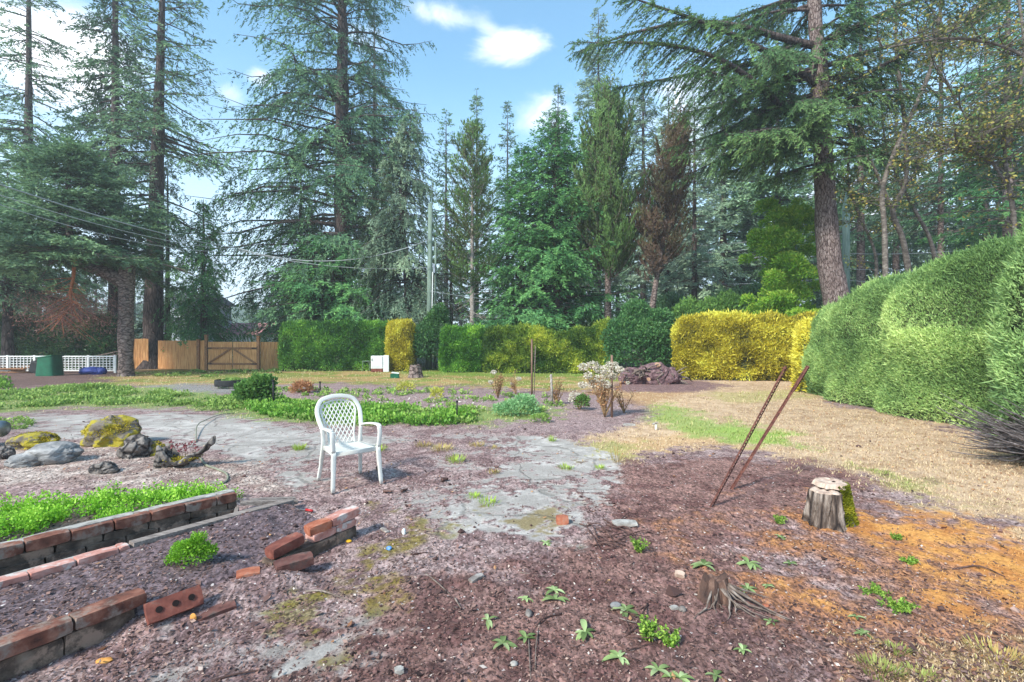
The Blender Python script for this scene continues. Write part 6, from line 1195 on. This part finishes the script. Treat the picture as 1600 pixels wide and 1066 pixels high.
def small_plants():
    for a in [(468, 703, 'bright green grass tuft on the paving left of the chair', .09, .09, 160), (592, 705, 'green grass tuft directly behind the seat of the chair', .08, .09, 110), (662, 698, 'dry grass tuft, leftmost of the cluster right of the chair', .12, .08, 120, 'blade_d'),
              (690, 704, 'larger straw tuft in the cluster right of the chair', .15, .09, 170, 'blade_d'), (712, 722, 'green and straw tuft, lowest of the cluster right of the chair', .12, .09, 130), (745, 697, 'brownish grass tuft at the right end of the cluster', .11, .07, 110, 'blade_d'),
              (772, 700, 'very small straw tuft beyond the cluster on the paving', .07, .05, 60, 'blade_d'), (770, 740, 'wispy tuft on the pinkish litter right of the cluster', .07, .06, 60, 'blade_d'), (742, 778, 'pale green tuft, the left one of two on the bare concrete', .07, .05, 90), (764, 788, 'pale green tuft, the right one of two on the bare concrete', .09, .06, 110),
              (884, 733, 'short green tuft at the edge of the dry lawn', .09, .06, 110), (938, 733, 'tiny green tuft beside the tall dried stalk', .06, .05, 70), (863, 690, 'small upright green tuft on the far paving', .05, .09, 70), (965, 724, 'tall dried stalk tuft at the corner of the lawn', .07, .22, 40, 'blade_d'),
              (1375, 1050, 'pale green grass clump at the bottom of the picture', .09, .035, 200, 'blade_m'), (1400, 1018, 'thin green grass sprout above the bottom clump', .05, .035, 60, 'blade_m'), (1560, 1030, 'long straw coloured grass clump near the lower right corner', .12, .045, 150, 'blade_d'), (1440, 1058, 'yellowish grass clump right of the bottom green one', .08, .03, 110, 'blade_m')]:
        tuft(*a)
    for a in [(1100, 885, 'pale rosette weed above the splintered small stump', .085, 7), (1170, 882, 'two armed rosette weed upper right of the splintered stump', .09, 7), (866, 925, 'yellowish green weed rosette, upper of the pair on the mulch', .06, 7), (868, 940, 'broad rosette weed, lower of the pair on the mulch', .075, 6), (822, 938, 'tiny feathery rosette left of the pair', .045, 8),
              (762, 972, 'small rosette with one yellow tip on the centre mulch', .06, 5), (786, 1008, 'wide rosette at the left of two side by side near the bottom', .075, 6), (822, 1000, 'rosette at the right of two side by side near the bottom', .07, 5), (914, 990, 'rosette with long narrow leaves in the lower centre', .08, 6), (978, 955, 'rosette weed growing beside the grey pebble', .085, 7),
              (968, 1030, 'rosette with an upright leaf below the lime weed', .08, 6), (1028, 1050, 'flat rosette at the bottom edge, left of the trailing one', .07, 6), (1062, 1062, 'trailing rosette half cut by the bottom edge', .07, 6), (1160, 1018, 'small pale rosette right of the roots near the bottom', .05, 6), (1168, 922, 'greyish rosette immediately right of the splintered stump', .06, 6),
              (1200, 918, 'small rosette on the mulch toward the orange moss', .045, 6), (1338, 966, 'thin leaved rosette below the lime leaf sprig', .055, 5), (1348, 992, 'small star shaped rosette near the orange moss edge', .045, 6), (1222, 842, 'dusty grey green rosette below the big stump', .055, 6), (1235, 882, 'faint grey rosette between the two stumps', .055, 6), (853, 850, 'rosette at the edge of the bare concrete', .06, 7),
              (1205, 975, 'small rosette beside the orange leaf', .05, 6), (1118, 1058, 'pale rosette at the bottom right of the mulch', .05, 5)]:
        rosette(*a)
    for a in [(998, 862, 'lime green weed beside the fallen twigs', .07, .08, 14), (1010, 1000, 'lime yellow leafy weed, larger of two at the lower centre', .08, .10, 16), (1046, 1010, 'lime yellow leafy weed, smaller of two at the lower centre', .05, .08, 9), (1218, 818, 'bright green weed left of the big stump', .06, .05, 10), (1366, 926, 'flat lime leaf sprig on the orange moss edge', .08, .02, 9), (1402, 952, 'dense green weed mat on the orange moss edge', .09, .04, 18), (1398, 842, 'small green sprout on the orange moss', .05, .03, 8), (1422, 880, 'low green sprout in the middle of the orange moss', .05, .03, 8)]:
        herb(*a)
    def bush(px, py, label, blobs, n, ls, mat, name='shrub', cat='shrub', **k): e = empty(name, GG(px, py), label, cat); leafy(e, int(px), blobs, n, ls, mat, **k); return e
    bush(400, 634, 'rounded dark green hydrangea like shrub beside the black stake', [((0, 0, .3), (.36, .3, .3)), ((.14, 0, .5), (.24, .22, .2)), ((-.18, 0, .32), (.26, .22, .24))], 2600, .1, 'leaf_ground2', lw=.8, shell=.5)
    bush(812, 650, 'grey green leafy clump at the foot of the tall stake', [((0, 0, .14), (.42, .3, .2)), ((.1, 0, .3), (.22, .2, .12)), ((-.3, 0, .12), (.25, .2, .14))], 3000, .05, 'leaf_sage2', shell=.5)
    bush(472, 614, 'dried reddish brown plant in the flower bed', [((0, 0, .12), (.3, .25, .2))], 600, .09, 'leaf_dry', shell=.6); bush(634, 611, 'small yellow leaved plant, farther of two in the flower bed', [((0, 0, .1), (.28, .2, .14))], 300, .08, 'leaf_yel', shell=.6); bush(683, 623, 'small yellow leaved plant, nearer of two in the flower bed', [((0, 0, .12), (.17, .15, .16))], 350, .07, 'leaf_yel', shell=.6)
    bush(910, 641, 'low dark green shrublet under the white flowers', [((0, 0, .16), (.16, .14, .18))], 700, .05, 'leaf_ground2', shell=.5); bush(845, 660, 'small pale green plant at the end of the green strip', [((0, 0, .06), (.2, .14, .08))], 350, .05, 'leaf_ground', shell=.6)
    bush(146, 612, 'tuft of weeds on a dark clod under the bent spruce', [((0, 0, .08), (.5, .3, .12))], 500, .09, 'leaf_ground', shell=.6); bush(435, 577, 'pale green fern like weed by the end of the cedar fence', [((0, 0, .12), (.35, .25, .2))], 400, .12, 'leaf_sage2', shell=.6)
    def stake(px, py, top, r, label, mat='black', lean=0, name='garden_stake', cap=True):
        b = GG(px, py); h = (py-top)*b.y/F; e = empty(name, b, label, 'stake'); m = MB(); m.tube([(0, 0, -.03), (lean*.5, 0, h*.5), (lean, 0, h)], r, 8); m.build('rod', mat, e, True)
        if cap: m = MB(); m.tube([(lean, 0, h), (lean, 0, h+.035)], r*1.7, 8); m.build('cap', mat, e)
    stake(427, 636, 596, .02, 'black stake with a round cap beside the dark green shrub'); stake(500, 610, 598, .022, 'short black and white stake in the flower bed'); stake(714, 658, 629, .014, 'short black stake in the green strip right of the chair'); stake(831, 634, 530, .022, 'tall brown wooden stake above the grey green clump', 'stake_brown', cap=False); stake(956, 652, 555, .024, 'brown wooden stake rising through the white flowering shrub', 'stake_brown', cap=False)
    stake(834, 630, 540, .010, 'thin bamboo cane right beside the tall brown stake', 'twig', .04, cap=False); stake(863, 634, 585, .028, 'pale broken stick standing among dry twigs left of the white flowers', 'bark_pale', -.03, cap=False)
    def flowers(px, py, label, hpx, wpx, nst, blooms, bl_r, seed, bare=.5):
        g = np.random.default_rng(seed); b = GG(px, py); k = b.y/F; e = empty('flowering_shrub', b, label, 'shrub'); m = MB(); tips = []
        for i in range(nst):
            a = g.uniform(0, 6.28); h = hpx*k*g.uniform(.45, .95); w = wpx*k*g.uniform(.2, 1); q = np.linspace(0, 1, 7); c = np.c_[np.cos(a)*w*q**1.2+g.normal(0, .012)*np.sin(q*5), np.sin(a)*w*.6*q**1.2, h*q]; m.tube(c, .010*(1-q)+.004, 5); tips.append(c)
            for j in range(3): s_ = c[g.integers(3, 7)]; q2 = np.linspace(0, 1, 4); m.tube(s_+np.c_[g.normal(0, .12)*q2, g.normal(0, .08)*q2, .14*q2*g.random()], .004, 4)
        m.build('stem', 'twig_brown', e, True); T = np.concatenate(tips); T = T[T[:, 2] > .2*hpx*k]; n = nst*22; i = g.integers(0, len(T), n); V, Fc = leaves(T[i]+g.normal(0, .03, (n, 3)), g.normal(0, 1, (n, 3)), g.normal(0, 1, (n, 3)), g.uniform(.03, .06, n), .012, .3); npmesh('dry_leaves', V, Fc, M['leaf_dry'], e, tint=rep4(g.random(n)))
        for (fx, fy, fr) in blooms:
            c = np.array([(fx-px)*k, g.normal(0, .05), (py-fy)*k]); n = int(230*fr); d = unit(g.normal(0, 1, (n, 3))); r = bl_r*fr*g.uniform(.55, 1.1, n)[:, None]; V, Fc = leaves(c+d*r*[1.15, .9, .75], unit(d+g.normal(0, .7, (n, 3))), g.normal(0, 1, (n, 3)), .034, .014, .3); npmesh('bloom', V, Fc, M['petal'], e, tint=rep4(g.random(n)))
    flowers(945, 652, 'tall woody shrub with clusters of white blooms beside a brown stake', 86, 38, 24, [(912, 574, .9), (926, 571, 1), (938, 578, 1.1), (950, 584, 1.1), (956, 571, 1.1), (936, 592, .9), (945, 600, .9), (928, 600, .9), (918, 586, .7), (958, 588, .9), (910, 601, .7), (966, 577, .7)], .095, 3)
    flowers(905, 640, 'low stem carrying two white blooms left of the tall flowering shrub', 26, 14, 6, [(898, 618, 1.1), (905, 625, .7), (913, 626, .7), (893, 624, .7)], .085, 4)
    flowers(778, 622, 'sparse dry shrub with a few white blooms left of the tall stake', 46, 22, 11, [(767, 597, .5), (771, 582, .6), (790, 606, .5), (843, 598, .01)], .09, 5); flowers(806, 616, 'withered shrub with two pale blooms beside the tall stake', 34, 14, 7, [(811, 592, .6), (800, 600, .4)], .09, 8); flowers(870, 632, 'brown withered rose twigs around the broken stick', 38, 16, 10, [(855, 592, .01)], .05, 6); flowers(975, 645, 'bare brown twigs leaning right from the flowering shrub', 40, 22, 6, [(981, 598, .35)], .06, 7)
M['twig_brown'] = surf('twig_brown', [(96, 72, 52), (136, 108, 78), (164, 138, 104)], 20); M['stake_brown'] = surf('stake_brown', [(76, 56, 48), (112, 86, 74), (140, 112, 96)], 9, (3, 3, .5))
M['leaf_sage2'] = leafmat('leaf_sage2', [(72, 108, 66), (118, 158, 108), (168, 196, 146)]); M['leaf_yel'] = leafmat('leaf_yel', [(150, 150, 50), (200, 200, 90), (226, 224, 140)], k=1.)
small_plants()

def debris():
    def stick(label, pp, r=.006, mat='twig', name='twig', fork=0):
        w = [GG(a, b)+Vector((0, 0, r*.8+dz)) for a, b, dz in pp]; o = w[0].copy(); e = empty(name, o, label, 'stick'); m = MB(); p = smoothpath([tuple(q-o) for q in w], 5); m.tube(p, np.linspace(r, r*.5, len(p)), 6); 
        g = np.random.default_rng(int(pp[0][0]))
        for k in range(fork): i = g.integers(2, len(p)-2); d = g.normal(0, .07, 3); d[2] = abs(d[2])*.2; m.tube([p[i], p[i]+d*.6, p[i]+d], [r*.5, r*.4, r*.25], 5)
        m.build('wood', mat, e, True)
    stick('long thin grey stick lying below the dark brown brick', [(478, 921, 0), (505, 928, .01), (548, 941, 0)], .007, 'twig'); stick('straight thin stick left of the grey bark piece', [(665, 898, 0), (683, 914, .01), (703, 930, 0)], .006, 'twig'); stick('short pale stick below the straight one', [(711, 936, 0), (720, 952, 0)], .006)
    stick('dark curved twig along the bottom edge at the left', [(330, 1066, 0), (370, 1058, .01), (412, 1048, 0)], .006, 'twig_dark'); stick('long pale straw stem in the lower centre', [(843, 975, 0), (838, 1010, .01), (836, 1050, 0)], .004, 'twig'); stick('second straw stem parallel at its left', [(826, 1000, 0), (829, 1060, 0)], .004, 'twig')
    stick('dark twig beside the long leaved rosette', [(878, 960, 0), (850, 970, .01), (836, 982, 0)], .005, 'twig_dark'); stick('pinkish root rising over the lime weed', [(1012, 945, 0), (1002, 975, .04), (985, 990, 0), (962, 1005, 0)], .006, 'twig_dark', fork=3); stick('thin root leaving the lime weed to the left', [(1030, 1005, 0), (990, 1018, .01), (950, 1028, 0)], .005, 'twig_dark'); stick('pale stick left of the root over the lime weed', [(968, 967, 0), (985, 975, .01), (1005, 975, 0)], .004)
    stick('thin pale twig left of the upper rosette pair', [(812, 896, 0), (852, 901, 0)], .004); stick('thin twig between the two stumps', [(1140, 860, 0), (1165, 885, 0), (1190, 900, 0)], .004, 'twig', fork=2); stick('curved twig on the orange moss', [(1490, 890, 0), (1530, 888, .01), (1570, 902, 0)], .006, 'twig_dark'); stick('long faint straw stem low on the right', [(1560, 1000, 0), (1580, 1020, .01), (1610, 1045, 0)], .004)
    stick('dark twig on the moss patch toward the centre', [(641, 868, 0), (668, 864, 0)], .006, 'twig_dark'); stick('small dark chip, left one of two below the chair', [(600, 770, .004), (612, 771, .004)], .018, 'twig_dark', 'wood_chip'); stick('small dark chip, right one of two below the chair', [(627, 770, .004), (637, 767, .004)], .016, 'twig_dark', 'wood_chip'); stick('dark chip standing behind the right front leg of the chair', [(590, 736, .006), (594, 735, .006)], .03, 'twig_dark', 'wood_chip'); stick('dark flat chip right of the chair', [(690, 753, .005), (700, 752, .005)], .024, 'twig_dark', 'wood_chip')
    # tangle of vine twigs
    g = np.random.default_rng(21)
    for i in range(16):
        a0 = (905+g.uniform(0, 60), 815+g.uniform(0, 40)); a = g.uniform(-.4, 1.2); L = g.uniform(30, 85); pts = [(a0[0]+L*t*math.cos(a), a0[1]+L*t*math.sin(a)*.55+6*math.sin(t*4+i), .02*math.sin(t*3.1)) for t in (0, .33, .66, 1)]
        w = [GG(*q[:2])+Vector((0, 0, .006+q[2])) for q in pts]; o = w[0].copy(); e = empty('vine_twig', o, 'dark curled vine twig in the tangle left of the pale slab', 'twig', 'tangle of vine twigs near the pale slab'); m = MB(); p = smoothpath([tuple(q-o) for q in w], 5); m.tube(p, np.linspace(.006, .0025, len(p)), 5); m.build('stem', 'twig_dark', e, True)
    def chunk(name, label, cat, px, py, d, mat, rz=0., rx=0., rough=.004, part='body'):
        e = empty(name, GG(px, py), label, cat); m = MB(); m.box((0, d[1]/2, d[2]*.5), d, RZ(rz)@RX(rx), bev=.006, rough=rough); m.build(part, mat, e)
    chunk('stone_slab', 'pale flat stone slab beyond the lime weed', 'stone', 978, 823, (.19, .09, .025), 'mortar', .03, part='slab'); chunk('flat_stone', 'flat dull stone on the mulch edge right of the flowering shrub', 'stone', 984, 666, (.2, .1, .03), 'mortar', 0, part='slab')
    chunk('bark_piece', 'grey bark splinter lying on the central mulch', 'bark', 744, 908, (.11, .035, .02), 'bark_pale', .9, .2, part='bark'); chunk('wood_splinter', 'pinkish wood splinter above the small splintered stump', 'wood', 1064, 905, (.06, .035, .03), 'wood_cut', -.5, .4, part='wood'); chunk('bark_piece', 'small grey slat on the moss patch', 'bark', 600, 831, (.10, .03, .012), 'bark_pale', -.8, part='bark')
    chunk('wood_scrap', 'pale crumpled scrap at the bottom edge of the mulch', 'scrap', 622, 1056, (.04, .035, .02), 'mortar', .3, part='scrap'); chunk('bark_piece', 'pale scrap beside the dark stone', 'bark', 1055, 954, (.045, .03, .012), 'mortar', .3, part='bark')
    def blob(name, label, cat, px, py, r, mat, seed, part='stone', rough=.2): e = empty(name, GG(px, py), label, cat); m = MB(); m.rock((0, 0, r[2]*.7), r, seed, rough, 2); m.build(part, mat, e, True)
    blob('pebble', 'smooth grey pebble beside a rosette weed', 'stone', 962, 951, (.030, .022, .018), 'boulder', 1); blob('pebble', 'dark oval pebble left of the lower centre', 'stone', 826, 962, (.018, .03, .018), 'rock', 2); blob('pebble', 'small tan pebble at the bottom left of the mulch', 'stone', 803, 1040, (.018, .014, .012), 'mortar', 3); blob('pebble', 'dark stone beside the pale scrap', 'stone', 1066, 955, (.022, .018, .016), 'rock', 4)
    blob('bottle_cap', 'yellow plastic cap on the mulch beside the broken wall', 'cap', 545, 847, (.022, .018, .010), 'yellow', 5, 'shell', .1); blob('plastic_scrap', 'small blue scrap on the moss', 'scrap', 608, 859, (.020, .016, .014), 'blue2', 6, 'shell', .5); blob('plastic_scrap', 'small white scrap standing on the moss', 'scrap', 631, 835, (.016, .012, .026), 'white_paint', 7, 'shell', .4); blob('orange_leaf', 'curled orange leaf near the foot of the holed brick', 'leaf', 302, 963, (.016, .006, .02), 'leafor', 8, 'blade', .4); blob('orange_leaf', 'yellow brown leaf on the gravel below the near wall', 'leaf', 163, 1034, (.035, .02, .008), 'leafor', 9, 'blade', .4); blob('orange_leaf', 'rusty leaf right of the splintered stump', 'leaf', 1197, 948, (.02, .014, .008), 'brick_orange', 10, 'blade', .5)
    b = GG(1025, 672); e = empty('pipe_stub', b, 'short white pipe stub on the lawn edge right of the flowering shrub', 'pipe'); m = MB(); m.tube([(0, 0, -.02), (0, 0, .09)], .018, 10); m.build('pipe', 'white_paint', e, True); m = MB(); m.tube([(-.06, 0, .10), (.03, 0, .125)], .016, 8); m.build('cap', 'bark_pale', e)
    e = empty('trowel', GG(478, 800), 'small red handled tool lying at the end of the boards', 'tool'); m = MB(); m.tube([(0, 0, .02), (.07, -.03, .02)], .010, 8); m.build('handle', 'red', e, True); m = MB(); m.box((-.07, .03, .015), (.14, .012, .008), RZ(-.4), bev=.002); m.build('blade', 'metal', e)
    # clods on the lawn
    g = np.random.default_rng(31)
M['yellow'] = surf('yellow', [(226, 160, 20), (240, 186, 50)], 3, rough=.4); M['blue2'] = surf('blue2', [(40, 90, 160), (110, 160, 210)], 20, rough=.4); M['leafor'] = surf('leafor', [(196, 128, 60), (214, 160, 90)], 12); M['red'] = surf('red', [(170, 36, 40), (196, 50, 54)], 4, rough=.4)
debris()

def mk_haze():
    bm = bmesh.new(); bmesh.ops.create_cube(bm, size=1, matrix=Matrix.Translation((0, 130, 19.5))@Matrix.Diagonal((900, 420, 48, 1)))
    me = bpy.data.meshes.new('haze'); bm.to_mesh(me); bm.free(); o = link(bpy.data.objects.new('haze', me)); o['kind'] = 'stuff'; o['label'] = 'thin pale haze between the far trees'
    m = bpy.data.materials.new('haze'); m.use_nodes = True; nt = m.node_tree; nt.nodes.clear()
    v = N(nt, 'ShaderNodeVolumePrincipled'); v.inputs['Color'].default_value = (.93, .96, 1, 1); v.inputs['Density'].default_value = .0019; v.inputs['Anisotropy'].default_value = .2
    ou = N(nt, 'ShaderNodeOutputMaterial'); nt.links.new(v.outputs[0], ou.inputs['Volume']); me.materials.append(m)
mk_haze()
